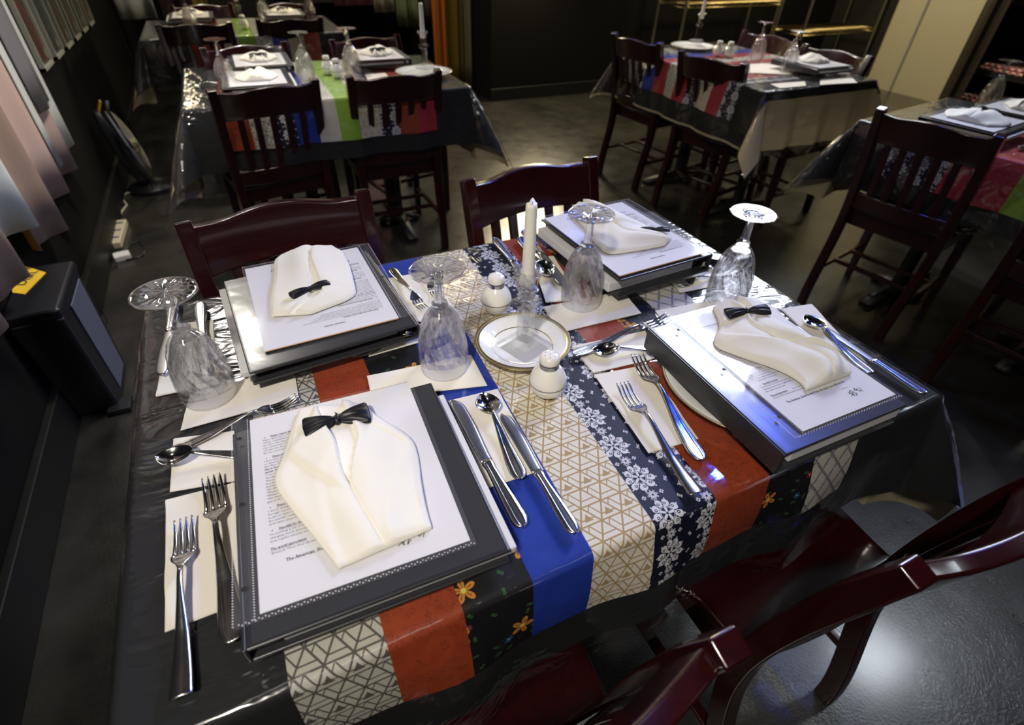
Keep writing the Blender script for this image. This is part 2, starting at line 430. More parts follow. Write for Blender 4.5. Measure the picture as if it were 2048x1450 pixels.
def m_lat():
    m, nt, bs = NEW('grey_lattice_print'); u, v, _ = sep(nt, coords(nt))
    a = ((u + v * .8) / .034 + 100).fr(); b_ = ((u - v * .8) / .034 + 100).fr(); w = noise(nt, coords(nt), 300, 2)
    ln = a.lt(.17).mx(b_.lt(.17)) * w.gt(.40)
    setp(nt, bs, col=mix(nt, ln, (.50, .48, .42), (.17, .17, .19)), rough=.6); return m
M['lattice'] = m_lat()
def m_check():
    m, nt, bs = NEW('red_white_check'); u, v, z = sep(nt, coords(nt, 'Object'))
    a = ((u + z) / .05 + 50).fr().gt(.5); b_ = (v / .05 + 50).fr().gt(.5); x = (a - b_).ab()
    setp(nt, bs, col=mix(nt, x, (.62, .60, .60), (.50, .012, .03)), rough=.6); return m
M['check'] = m_check()

# ------------------------------------------------------------------ the setting
def quad(name, pts, mat, kind='structure'):
    b = bmesh.new(); b.faces.new([b.verts.new(p) for p in pts]); o = mobj(name, b, mat, smooth=False)
    if kind: o['kind'] = kind
    return o
def slab(name, x0, y0, z0, x1, y1, z1, mat, parent=None, bev=0, struct=False, smooth_=False):
    b = bmesh.new(); box(b, x0, y0, z0, x1, y1, z1); o = mobj(name, b, mat, parent, smooth=bool(bev))
    if bev: bevel(o, bev)
    if struct: o['kind'] = 'structure'
    return o
slab('floor', -0.65, -2.0, -0.1, 7.0, 9.0, 0, M['floor'], struct=True)
slab('ceiling', -0.65, -2.0, 3.0, 7.0, 9.0, 3.1, M['darkwall'], struct=True)
slab('wall_left', -0.65, -2.0, 0, -0.53, 9.0, 3.0, M['blackwall'], struct=True)
slab('wall_front', -0.53, -2.1, 0, 7.0, -2.0, 3.0, M['darkwall'], struct=True)
slab('wall_right', 6.85, -2.0, 0, 7.0, 9.0, 3.0, M['darkwall'], struct=True)
slab('wall_back', -0.53, 6.6, 0, 2.56, 6.7, 3.0, M['darkwall'], struct=True)
slab('wall_partition', 2.47, 4.80, 0, 6.85, 4.92, 3.0, M['blackwall'], struct=True)
slab('wall_return', 2.47, 4.92, 0, 2.56, 6.6, 3.0, M['blackwall'], struct=True)
slab('baseboard_left', -0.53, -2.0, 0, -0.505, 6.6, 0.145, M['basebd'], struct=True, bev=.004)
slab('baseboard_back', 2.46, 4.78, 0, 6.85, 4.80, 0.11, M['basebd'], struct=True, bev=.004)

# ------------------------------------------------------------------ draped cloth
class Table:
    def __init__(s, cx, cy, rz, L=1.158, W_=0.76, top=0.751):
        s.L, s.W, s.top = L, W_, top
        s.M = Matrix.Translation((cx, cy, 0)) @ Matrix.Rotation(rz, 4, 'Z') @ Matrix.Translation((-L / 2, -W_ / 2, 0))
    def w(s, x, y, z=0): return s.M @ Vector((x, y, z))
def fold(T, u, v, lay, flare=.06, amp=.006, seed=0, r=.007, k=22):
    """cloth point (u, v) over the table T -> 3D local; beyond the rim it hangs down"""
    cx, cy = min(max(u, 0), T.L), min(max(v, 0), T.W)
    dx, dy = u - cx, v - cy; d = hypot(dx, dy); z0 = T.top + lay
    if d < 1e-9: return Vector((u, v, z0))
    nx, ny = dx / d, dy / d; rr = r + lay; a = rr * pi / 2
    corner = abs(2 * nx * ny)
    if d < a: out, dn = rr * sin(d / rr), rr * (1 - cos(d / rr))
    else:
        e = d - a; per = cx * 1.0 + cy * 1.3 + seed + atan2(ny, nx) * .06
        wv = amp * (sin(k * per) + .3 * sin(k * 2.1 * per + 1.7)) * min(1, e / .12) + lay * 1.2 * min(1, e / .05)
        out, dn = rr + flare * e + corner * .42 * e + wv, rr + e * (1 - .12 * corner)
    return Vector((cx + nx * out, cy + ny * out, z0 - dn))
def lines(a, b_, step, extra=()):
    n = max(1, int(round((b_ - a) / step))); s_ = {round(a + (b_ - a) * i / n, 5) for i in range(n + 1)}
    for e in extra:
        if a < e < b_: s_.add(round(e, 5))
    return sorted(s_)
def cloth(name, T, u0, v0, u1, v1, lay, mat, parent=None, step=.03, flare=.06, amp=.006, seed=0, ubnd=None, thick=0):
    rim = []
    for base, sg in ((0, -1), (1, 1)):
        rim += [sg * x for x in (0, .003, .006, .009, .012, .016)]
    us = lines(u0, u1, step, [(-x if i == 0 else T.L + x) for x in (0, .004, .008, .012, .02) for i in (0, 1)])
    vs_ = lines(v0, v1, step, [(-x if i == 0 else T.W + x) for x in (0, .004, .008, .012, .02) for i in (0, 1)])
    b = bmesh.new(); uvl = b.loops.layers.uv.new('UVMap')
    def shape(u, v):
        if ubnd:  # slanted side edges of a runner panel: (near u0,u1),(far u0,u1)
            t = min(max(v / T.W, -.3), 1.3); s_ = (u - u0) / (u1 - u0)
            return lerp(lerp(ubnd[0][0], ubnd[1][0], t), lerp(ubnd[0][1], ubnd[1][1], t), s_)
        return u
    V = {}
    for i, u in enumerate(us):
        for j, v in enumerate(vs_):
            uu = shape(u, v); V[i, j] = (b.verts.new(T.M @ fold(T, uu, v, lay, flare, amp, seed)), (uu, v))
    for i in range(len(us) - 1):
        for j in range(len(vs_) - 1):
            q = [V[i, j], V[i+1, j], V[i+1, j+1], V[i, j+1]]
            f = b.faces.new([x[0] for x in q])
            for l, x in zip(f.loops, q): l[uvl].uv = x[1]
    o = mobj(name, b, mat, parent)
    return o

def pedestal(T, label, group='dining tables'):
    root = empty('dining_table', T.w(T.L / 2, T.W / 2, 0)); Rz = T.M.to_euler().z; root.rotation_euler.z = Rz
    tag(root, label, 'table', group)
    hx, hy = T.L / 2, T.W / 2
    slab('tabletop', -hx + .003, -hy + .003, T.top - .03, hx - .003, hy - .003, T.top - .001, M['tablewood'], root, .004)
    for sx in (-1, 1):
        b = bmesh.new(); lathe(b, [(.035, .03), (.03, .06), (.03, T.top - .05), (.09, T.top - .03)], 16, cap0=True, cap1=True, center=(sx * hx * .48, 0))
        pcol = mobj('pedestal_column', b, M['iron'], root)
        b = bmesh.new()
        for a in (0, pi / 2):
            m_ = Matrix.Translation((sx * hx * .48, 0, 0)) @ Matrix.Rotation(a + pi / 4 * 0, 4, 'Z')
            L_ = .11 if a == 0 else .28
            bar(b, [m_ @ Vector((-L_, 0, .012)), m_ @ Vector((-.05, 0, .035)), m_ @ Vector((.05, 0, .035)), m_ @ Vector((L_, 0, .012))], .028, .010, side=m_.to_3x3() @ Vector((0, 1, 0)))
        mobj('pedestal_foot', b, M['iron'], pcol)
    return root

SIDE = [('geo_grey', .146, .242, .150, .245, 'grey triangle print panel'), ('red', .242, .326, .245, .330, 'rust red panel'),
        ('floral', .326, .410, .330, .429, 'black floral panel'), ('blue', .410, .492, .429, .530, 'royal blue panel'),
        ('geo_gold', .492, .583, .530, .625, 'cream panel with gold triangle lines'), ('damask', .583, .682, .625, .725, 'navy and white damask panel'),
        ('red', .682, .778, .725, .805, 'rust red panel'), ('floral', .778, .866, .805, .895, 'black floral panel'),
        ('lattice', .866, .959, .895, .990, 'pale lattice print panel')]
def runner(T, strips, label, drop0=.115, drop1=.11, group='striped table runners', step=.02, fl=.10, am=.008, seed=1):
    root = empty('table_runner', T.w(T.L / 2, T.W / 2, T.top)); root_i = root.matrix_world.copy()
    tag(root, label, 'table runner', group)
    bpy.context.view_layer.update(); inv = root.matrix_world.inverted()
    for (mt, a, b_, c, d_, lab) in strips:
        o = cloth('fabric_panel', T, a, -drop0, b_, T.W + drop1, .0052, M[mt], None, step=step, flare=fl, amp=am, seed=seed, ubnd=((a, b_), (c, d_)))
        o.data.transform(inv); o.parent = root; o['label'] = lab
    return root

# near table ------------------------------------------------------------------
T0 = Table(1.158 / 2, .76 / 2, 0)
pedestal(T0, 'dark dining table nearest the viewer, under the binders and upturned goblets', 'dining tables')
o = cloth('tablecloth', T0, -.18, -.185, T0.L + .33, T0.W + .18, .0010, M['cream'], step=.02, flare=.10, amp=.008, seed=1)
tag(o, 'beige under tablecloth showing below the black cloth at the right corner of the nearest table', 'tablecloth', 'beige tablecloths')
o = cloth('tablecloth', T0, -.22, -.20, T0.L + .19, T0.W + .20, .0035, M['black'], step=.02, flare=.10, amp=.008, seed=1)
tag(o, 'black tablecloth on the nearest table beneath the striped runner', 'tablecloth', 'black tablecloths')
runner(T0, SIDE, 'striped patchwork runner across the nearest table, under clear plastic')
fm = bpy.data.materials
o = cloth('plastic_table_cover', T0, -.25, -.25, T0.L + .25, T0.W + .20, .0072, [M['film'], M['film_wr']], step=.02, flare=.10, amp=.008, seed=1)
for p in o.data.polygons:
    c = p.center
    p.material_index = 1 if (c.x < .145 or c.x > .97) else 0
tag(o, 'clear glossy plastic cover over the cloths of the nearest table', 'table cover', 'clear plastic table covers')
ZT = T0.top + .0082      # height on which the table ware rests

# ------------------------------------------------------------------ chair
def make_chair():
    root = empty('dining_chair'); w = M['wood']; H = .842; hw = .188
    # rear posts run from foot to top in one curve
    def post(sx):
        b = bmesh.new(); pts = []; W_ = []; D_ = []
        for t in [i / 22 for i in range(23)]:
            z = t * H
            y = -.062 * smooth(1 - z / .40) if z < .44 else 0
            if z > .44: y = -.075 * ((z - .44) / .40) ** 1.5
            x = sx * (hw - .012 * (1 - t))
            pts.append((x, y, z)); W_.append(.0165); D_.append(.019 if z < .75 else .0145 + .0045 * (H - z) / .092)
        bar(b, pts, W_, D_, side=(1, 0, 0)); return bevel(mobj('back_post', b, w, root), .004, 3)
    post(-1); post(1)
    def bow(s_): return -.030 * (1 - s_ * s_)    # backward curve of the rails
    def rail(name, ztop, zbot, thick, crest):
        b = bmesh.new(); n = 40; rows = 5; V = []
        for side in (0, 1):
            for j in range(rows + 1):
                row = []
                for i in range(n + 1):
                    s_ = -1 + 2 * i / n; x = s_ * (hw - .012)
                    zt = ztop + (crest * (math.exp(-(s_ / .42) ** 2) - .55 * math.exp(-((abs(s_) - .68) / .22) ** 2)) if crest else 0)
                    zb = zbot + (.006 * (1 - s_ * s_) if crest else 0)
                    z = lerp(zb, zt, j / rows)
                    y = -.075 * (max(z - .44, 0) / .40) ** 1.5 + bow(s_) * (1 if crest else .6) + (thick / 2 if side else -thick / 2)
                    row.append(b.verts.new((x, y, z)))
                V.append(row)
        R_ = rows + 1
        for side in (0, 1):
            for j in range(rows):
                for i in range(n):
                    q = [V[side*R_+j][i], V[side*R_+j][i+1], V[side*R_+j+1][i+1], V[side*R_+j+1][i]]
                    b.faces.new(q if side == 0 else q[::-1])
        for i in range(n):
            b.faces.new((V[R_-1][i], V[R_-1][i+1], V[2*R_-1][i+1], V[2*R_-1][i])); b.faces.new((V[0][i], V[R_][i], V[R_][i+1], V[0][i+1]))
        for j in range(rows):
            b.faces.new((V[j][0], V[j+1][0], V[R_+j+1][0], V[R_+j][0])); b.faces.new((V[j][n], V[R_+j][n], V[R_+j+1][n], V[j+1][n]))
        return bevel(mobj(name, b, w, root), .005, 3, 50)
    rail('crest_rail', .829, .722, .024, .008)
    rail('lower_back_rail', .520, .455, .020, 0)
    for k in range(5):
        s_ = -1 + 2 * (k + 1) / 6; x = s_ * (hw - .012); b = bmesh.new(); pts = []
        for t in range(7):
            z = lerp(.515, .735, t / 6); y = -.075 * (max(z - .44, 0) / .40) ** 1.5 + bow(s_) * lerp(.6, 1, t / 6)
            pts.append((x, y, z))
        bar(b, pts, .0125, .0055, side=(1, 0, 0)); bevel(mobj('back_slat', b, w, root), .002)
    # seat, slightly dished
    b = bmesh.new(); n = 20; top = []; bot = []
    def sp(i, j):
        u = -1 + 2 * i / n; v = j / n
        x = u * lerp(.188, .208, smooth(v * 1.4)) * (1 - .10 * smooth((v - .82) / .18) * abs(u) ** 3); y = .012 + v * .395 - .03 * (abs(u) ** 3) * smooth((v - .7) / .3)
        dish = -.007 * (1 - u * u) * sin(pi * min(1, v * 1.1)) ** .6 if 0 < v < .909 else 0
        return x, y, dish
    for lst, z in ((top, .455), (bot, .430)):
        for j in range(n + 1): lst.append([b.verts.new((sp(i, j)[0], sp(i, j)[1], z + (sp(i, j)[2] if z > .44 else 0))) for i in range(n + 1)])
    for j in range(n):
        for i in range(n):
            b.faces.new((top[j][i], top[j][i+1], top[j+1][i+1], top[j+1][i])); b.faces.new((bot[j][i], bot[j+1][i], bot[j+1][i+1], bot[j][i+1]))
    for i in range(n):
        b.faces.new((top[0][i], bot[0][i], bot[0][i+1], top[0][i+1])); b.faces.new((top[n][i], top[n][i+1], bot[n][i+1], bot[n][i]))
        b.faces.new((top[i][0], top[i+1][0], bot[i+1][0], bot[i][0])); b.faces.new((top[i][n], bot[i][n], bot[i+1][n], top[i+1][n]))
    bevel(mobj('seat', b, w, root), .007, 3, 50)
    b = bmesh.new(); box(b, -.175, .02, .375, .175, .04, .43); box(b, -.175, .36, .375, .175, .38, .43)
    box(b, -.185, .02, .375, -.165, .38, .43); box(b, .165, .02, .375, .185, .38, .43)
    bevel(mobj('seat_apron', b, w, root), .002)
    for sx in (-1, 1):
        b = bmesh.new(); bar(b, [(sx * .176, .372, .43), (sx * .180, .376, .2), (sx * .182, .38, 0)], [.019, .017, .013], [.019, .017, .013])
        bevel(mobj('front_leg', b, w, root), .003)
        b = bmesh.new(); bar(b, [(sx * .182, -.03, .17), (sx * .181, .375, .17)], .009, .011, side=(0, 0, 1)); bevel(mobj('side_stretcher', b, w, root), .003)
    for y in (.10, .25):
        b = bmesh.new(); bar(b, [(-.181, y, .172), (.181, y, .172)], .009, .009, side=(0, 0, 1)); bevel(mobj('cross_stretcher', b, w, root), .003)
    return root
chair0 = make_chair(); first = [True]
def place_chair(x, y, deg, label, group, yback=-.072):
    c = chair0 if first[0] else copy_tree(chair0); first[0] = False
    a = radians(deg); off = Matrix.Rotation(a, 3, 'Z') @ Vector((0, -yback, 0))
    c.location = (x + off.x, y + off.y, 0); c.rotation_euler = (0, 0, a)
    return tag(c, label, 'chair', group)
G = 'cherry slat back dining chairs'
place_chair(.270, .956, -175.5, 'glossy cherry chair at far side of the nearest table, behind the leftmost far binder', G)
place_chair(.898, .953, -175, 'glossy cherry chair behind the tall candle at far side of the nearest table', G)
place_chair(.930, -.197, 0, 'glossy cherry chair in the lower right foreground, seat half under the runner', G)
place_chair(.330, -.172, 0, 'glossy cherry chair at the bottom edge, only the right end of its crest rail shows', G)
place_chair(.36, 2.12, 9, 'cherry chair with its back to us at the second table, nearer the curtained wall', G)
place_chair(.87, 2.152, 1, 'cherry chair with its back to us at the second table, nearer the room middle', G)
place_chair(.352, 2.97, -171, 'cherry chair on the far side of the second table, facing us on the left', G)
place_chair(.955, 3.03, -168, 'cherry chair across the second table with a blue gleam on its rail', G)
place_chair(.142, 3.80, -1, 'cherry chair with its back to us at the farthest table, beside the curtained wall', G)
place_chair(.680, 3.86, 4, 'cherry chair with its back to us at the farthest table, right one', G)
place_chair(.20, 4.66, -172, 'cherry chair on the far side of the farthest table, left one', G)
place_chair(.75, 4.66, -168, 'cherry chair on the far side of the farthest table, right one', G)
place_chair(2.417, 2.606, -82, 'cherry chair with gleaming rail, its back to us, before the black partition', G)
place_chair(2.458, 2.021, -78, 'cherry chair at the wire shelf table, its back to us, nearer the viewer', G)
place_chair(3.317, 2.463, 96, 'reddish cherry chair in front of the brass wire shelf with a warm gleam', G)
place_chair(3.27, 1.949, 96, 'reddish cherry chair beside the wire shelf pole, facing us across the corner table', G)
place_chair(2.416, .846, -79, 'dark cherry chair seen whole at the right table, its back to us', G)
place_chair(2.40, .24, -79, 'dark cherry chair cut by the right picture edge, mostly its rear leg and stretchers', G)

# ------------------------------------------------------------------ cutlery
def strip(b, st, n=8, t=.0018, zfn=None):
    """plate-like solid: st = [(x, y, halfwidth, z)], zfn(x, s) adds relief over the width"""
    top, bot = [], []
    for (x, y, hw, z) in st:
        rt, rb = [], []
        for i in range(n + 1):
            s_ = -1 + 2 * i / n; e = zfn(x, s_) if zfn else 0
            ed = t * .5 * (1 - abs(s_) ** 4)
            rt.append(b.verts.new((x, y + s_ * hw, z + e + ed))); rb.append(b.verts.new((x, y + s_ * hw, z + e - ed - .0002)))
        top.append(rt); bot.append(rb)
    for k in range(len(st) - 1):
        for i in range(n):
            b.faces.new((top[k][i], top[k+1][i], top[k+1][i+1], top[k][i+1])); b.faces.new((bot[k][i], bot[k][i+1], bot[k+1][i+1], bot[k+1][i]))
        b.faces.new((top[k][0], bot[k][0], bot[k+1][0], top[k+1][0])); b.faces.new((top[k][n], top[k+1][n], bot[k+1][n], bot[k][n]))
    for k in (0, -1):
        for i in range(n): b.faces.new((top[k][i], top[k][i+1], bot[k][i+1], bot[k][i]))
def dense(T, x0, x1, n): return [lerp(x0, x1, i / n) for i in range(n + 1)]
HW_R = [(0, .002), (.001, .0052), (.004, .0085), (.012, .0112), (.03, .0108), (.06, .0080), (.09, .0050), (.118, .0032), (.135, .0032)]
HW_P = [(0, .0098), (.002, .0106), (.02, .0098), (.06, .0070), (.10, .0040), (.118, .0032), (.135, .0032)]
HZ = [(0, .0045), (.03, .0030), (.06, .0040), (.09, .0095), (.118, .0150), (.135, .0145)]
def rel_r(x, s_):
    if x > .10: return .0010 * (1 - s_ * s_)
    return .0009 * math.exp(-((abs(s_) - .80) / .10) ** 2) + .0008 * math.exp(-((abs(s_) - .52) / .07) ** 2) + .0004 * (1 - s_ * s_)
def rel_p(x, s_): return .0015 * (1 - s_ * s_)
def handle(root, plainh, x1=.135, name='handle'):
    b = bmesh.new(); H_ = HW_P if plainh else HW_R
    st = [(x, 0, interp(H_, x), interp(HZ, x)) for x in [0, .001, .002, .004, .007, .01, .014, .02] + dense(0, .028, x1, 16)]
    strip(b, st, 16 if not plainh else 8, .0022, rel_p if plainh else rel_r); return mobj(name, b, M['steel'], root)
def make_fork(plainh):
    root = empty('fork'); handle(root, plainh)
    hz = [(.135, .0145), (.143, .0125), (.152, .0075), (.162, .0045), (.175, .0035), (.19, .0050), (.205, .0095)]
    b = bmesh.new(); hw = [(.135, .0032), (.140, .0050), (.145, .0090), (.151, .0122), (.158, .0130)]
    strip(b, [(x, 0, interp(hw, x), interp(hz, x)) for x in dense(0, .134, .158, 10)], 8, .0020, lambda x, s_: -.0022 * (1 - s_ * s_) * smooth((x - .135) / .012))
    mobj('fork_neck', b, M['steel'], root)
    neck = [o for o in kids(root) if o.name.startswith('fork_neck')][0]
    for k in range(4):
        y0 = -.0099 + k * .0066; b = bmesh.new(); st = []
        for x in dense(0, .1565, .205, 10):
            t = (x - .1565) / .0485; st.append((x, y0 * (1 - .07 * t), lerp(.0024, .0010, t ** 1.6), interp(hz, x) - .0022 * (1 - (y0 / .013) ** 2) * (1 - t)))
        strip(b, st, 4, .0019); mobj('tine', b, M['mirror'] if not plainh else M['steel'], neck)
    return root
def make_spoon(L=.165):
    root = empty('spoon'); k = L / .165; handle(root, False, .118)
    b = bmesh.new(); x0 = .117; bl = L - x0; n = 20; m = 14
    st = [];
    for i in range(n + 1):
        t = i / n; x = x0 + bl * t
        w_ = .0032 if t == 0 else .0195 * (sin(pi * min(1, t * .97 + .03)) ** .62) * (1 - .10 * t); st.append((x, 0, max(w_, .001 if i else .0032), lerp(.0150, .0105, smooth(t * 1.5)) ))
    dep = lambda x, s_: -.0095 * sin(pi * min(1, max(0, (x - x0) / bl))) ** .7 * (1 - s_ * s_) + 0
    strip(b, st, m, .0013, dep); mobj('bowl', b, M['mirror'], root); return root
def make_knife():
    root = empty('table_knife')
    b = bmesh.new(); hw = [(0, .002), (.001, .0055), (.004, .0085), (.012, .0105), (.04, .0095), (.075, .0070), (.092, .0062), (.100, .0080), (.104, .0070)]
    st = [(x, 0, interp(hw, x), .0055) for x in [0, .001, .002, .004, .008, .012] + dense(0, .02, .104, 18)]
    strip(b, st, 16, .0058, rel_r); mobj('handle', b, M['steel'], root)
    b = bmesh.new(); st = []
    for i in range(21):
        t = i / 20; x = .103 + .122 * t
        up = .0078 * (1 - .12 * t); lo = lerp(.0072, .0115, smooth(t * 1.6)) ; e = 1 if t < .84 else math.sqrt(max(0, 1 - ((t - .84) / .16) ** 2))
        y1 = up * (1 if t < .9 else lerp(1, .2, ((t - .9) / .1) ** 2)); y0 = -lo * e
        if t > .84: y0 = max(y0, -lo * e)
        st.append((x, (y0 + y1) / 2, max((y1 - y0) / 2, .0006), .0058))
    strip(b, st, 6, .0018); mobj('blade', b, M['blade'], root); return root
protos = {'fork': make_fork(False), 'plainfork': make_fork(True), 'spoon': make_spoon(), 'knife': make_knife()}
LEN = {'fork': .205, 'plainfork': .205, 'spoon': .165, 'knife': .225}; usedp = set()
def inst(key, proto):
    if key in usedp: return copy_tree(proto)
    usedp.add(key); return proto
GC = 'silver cutlery on the nearest table'
def cutlery(kind, ph, pt, label, dz=0.0, L=None, flip=False, group=GC, hx=None):
    z = ZT + .0012 + dz; a = at(*ph, z) if len(ph) == 2 else Vector(ph); c = at(*pt, z) if len(pt) == 2 else Vector(pt)
    a.z = c.z = z; d = c - a; ln = d.length; d.normalize()
    if L: a = c - d * L; ln = L          # hidden handle: keep the tip and the length
    if hx: ln = hx
    o = inst(kind, protos[kind]); s_ = ln / LEN[kind]; s_ = min(max(s_, .78), 1.16)
    o.location = a; o.rotation_euler = (0, 0, atan2(d.y, d.x)); o.scale = (s_, s_ * (1 if not flip else -1), s_) if False else (s_, s_, s_)
    return tag(o, label, {'fork': 'fork', 'plainfork': 'fork', 'spoon': 'spoon', 'knife': 'knife'}[kind], group)
NZ = .0016   # cutlery lies on the paper napkins
cutlery('plainfork', (365, 1398), (372, 1045), 'plain square-ended fork, the leftmost of the two on the front left napkin', NZ)
cutlery('fork', (468, 1288), (427, 962), 'fork with bordered handle beside the front left binder', NZ)
cutlery('spoon', (468, 914), (317, 922), 'spoon with its bowl pointing left above the two front left forks', NZ + .001, L=.165)
cutlery('fork', (345, 905), (598, 800), 'dessert fork with handle left, mostly hidden under the front left binder', NZ - .001)
cutlery('knife', (1047, 1060), (905, 806), 'table knife next to the front left binder, leftmost of the pair on the blue panel', NZ)
cutlery('spoon', (1042, 962), (966, 795), 'round soup spoon lying between the two front knives', NZ)
cutlery('knife', (1150, 1072), (1003, 833), 'table knife with its handle end near the cream panel', NZ)
cutlery('plainfork', (1392, 992), (1243, 774), 'plain square-ended fork over the damask panel', NZ)
cutlery('fork', (1402, 925), (1272, 717), 'bordered fork between the plain fork and the right front binder', NZ)
cutlery('spoon', (1300, 700), (1183, 710), 'dessert spoon with its bowl left, beside the pepper shaker', NZ, L=.155)
cutlery('fork', (1146, 713), (1338, 640), 'fork with handle left lying above the dessert spoon at the right front setting', NZ)
cutlery('spoon', (1742, 750), (1607, 638), 'soup spoon on the napkin at the right end of the table', NZ)
cutlery('knife', (1848, 792), (1640, 658), 'table knife nearest the right rim of the table', 0)
cutlery('knife', (1764, 788), (1585, 655), 'table knife peeking out from under the right front linen napkin', 0)
cutlery('fork', (905, 642), (703, 716), 'dessert fork with tines over the rust panel, below the left far binder', NZ)
cutlery('spoon', (880, 655), (715, 692), 'dessert spoon half under the left far binder with its handle pointing right', NZ)
cutlery('fork', (783, 540), (850, 624), 'fork with dull handle end on the blue panel beside the left far binder', NZ)
cutlery('fork', (838, 520), (874, 598), 'fork seen under the foot of the second goblet', NZ)
cutlery('knife', (403, 612), (415, 772), 'table knife behind the leftmost goblet, right one', NZ)
cutlery('knife', (352, 602), (328, 757), 'table knife behind the leftmost goblet, by the table corner', NZ)
cutlery('knife', (1048, 466), (1140, 588), 'table knife with blue gleam right of the candle', NZ)
cutlery('knife', (990, 482), (1075, 590), 'table knife with its handle on the crimson cloth behind the candle', 0)
cutlery('spoon', (1040, 478), (1112, 578), 'soup spoon behind the crystal candle cup', NZ + .001)
cutlery('fork', (1465, 545), (1360, 572), 'dessert fork between the two far right goblets', NZ)
cutlery('spoon', (1500, 512), (1408, 538), 'dessert spoon behind the rightmost goblet', 0)

# ------------------------------------------------------------------ folded paper napkins
def flat_napkin(pts, label, group='cream paper napkins under the cutlery', mat=None, z=None, seed=0):
    z = ZT if z is None else z; P = [at(*p, z) for p in pts]; c = sum(P, Vector()) / 4
    root = empty('paper_napkin', (c.x, c.y, z)); rnd = random.Random(seed); ph = rnd.random() * 6
    tag(root, label, 'napkin', group)
    for k in range(2):
        b = bmesh.new()
        def fn(u, v):
            p = lerp(lerp(P[0], P[1], u), lerp(P[3], P[2], u), v) - Vector((c.x, c.y, z))
            e = 1 - .018 * k
            zz = .0004 + k * .0006 + (.0010 * k * (.5 + .5 * sin(5 * u + ph)) * (.5 + .5 * sin(4 * v + ph * 2))) * .6
            return Vector((p.x * e + .0015 * sin(9 * v + ph) * k, p.y * e, zz))
        grid(b, 10, 10, fn); o = mobj('napkin_ply', b, M['paper_napkin'], root)
    return root
for i, (pts, lab) in enumerate([
    ([(332, 1000), (470, 965), (512, 1195), (330, 1265)], 'cream paper napkin under the two front left forks'),
    ([(347, 878), (468, 862), (474, 962), (340, 985)], 'cream paper napkin under the spoon at the left rim of the table'),
    ([(380, 788), (587, 733), (598, 796), (361, 862)], 'cream paper napkin under the rim of the leftmost goblet'),
    ([(336, 650), (426, 640), (437, 768), (312, 794)], 'cream paper napkin under the two knives in the far left corner'),
    ([(896, 802), (994, 778), (1087, 940), (978, 976)], 'cream paper napkin under the knives and spoon on the blue panel'),
    ([(734, 752), (942, 710), (975, 772), (744, 798)], 'cream paper napkin under the rim of the second goblet'),
    ([(1086, 614), (1245, 582), (1283, 627), (1120, 666)], 'cream paper napkin under the third goblet, right of the candle plate'),
    ([(1310, 622), (1495, 588), (1515, 640), (1338, 662)], 'cream paper napkin under the rightmost goblet'),
    ([(1143, 693), (1290, 662), (1318, 716), (1187, 747)], 'cream paper napkin under the dessert spoon at the right front setting'),
    ([(1188, 750), (1292, 730), (1397, 878), (1297, 907)], 'cream paper napkin under the two forks between damask and rust panels'),
    ([(776, 557), (852, 543), (928, 640), (831, 644)], 'cream paper napkin on the blue panel under the far forks'),
    ([(730, 690), (862, 640), (885, 672), (738, 714)], 'cream paper napkin beside the skull emblem of the left far binder'),
    ([(1330, 549), (1425, 538), (1445, 570), (1360, 586)], 'cream paper napkin between the two far right goblets'),
    ([(1062, 515), (1106, 512), (1165, 600), (1092, 606)], 'cream paper napkin right of the crystal candle cup'),
    ([(1560, 618), (1622, 608), (1734, 727), (1700, 748)], 'cream paper napkin under the spoon at the right end of the table')]):
    flat_napkin(pts, lab, seed=i)

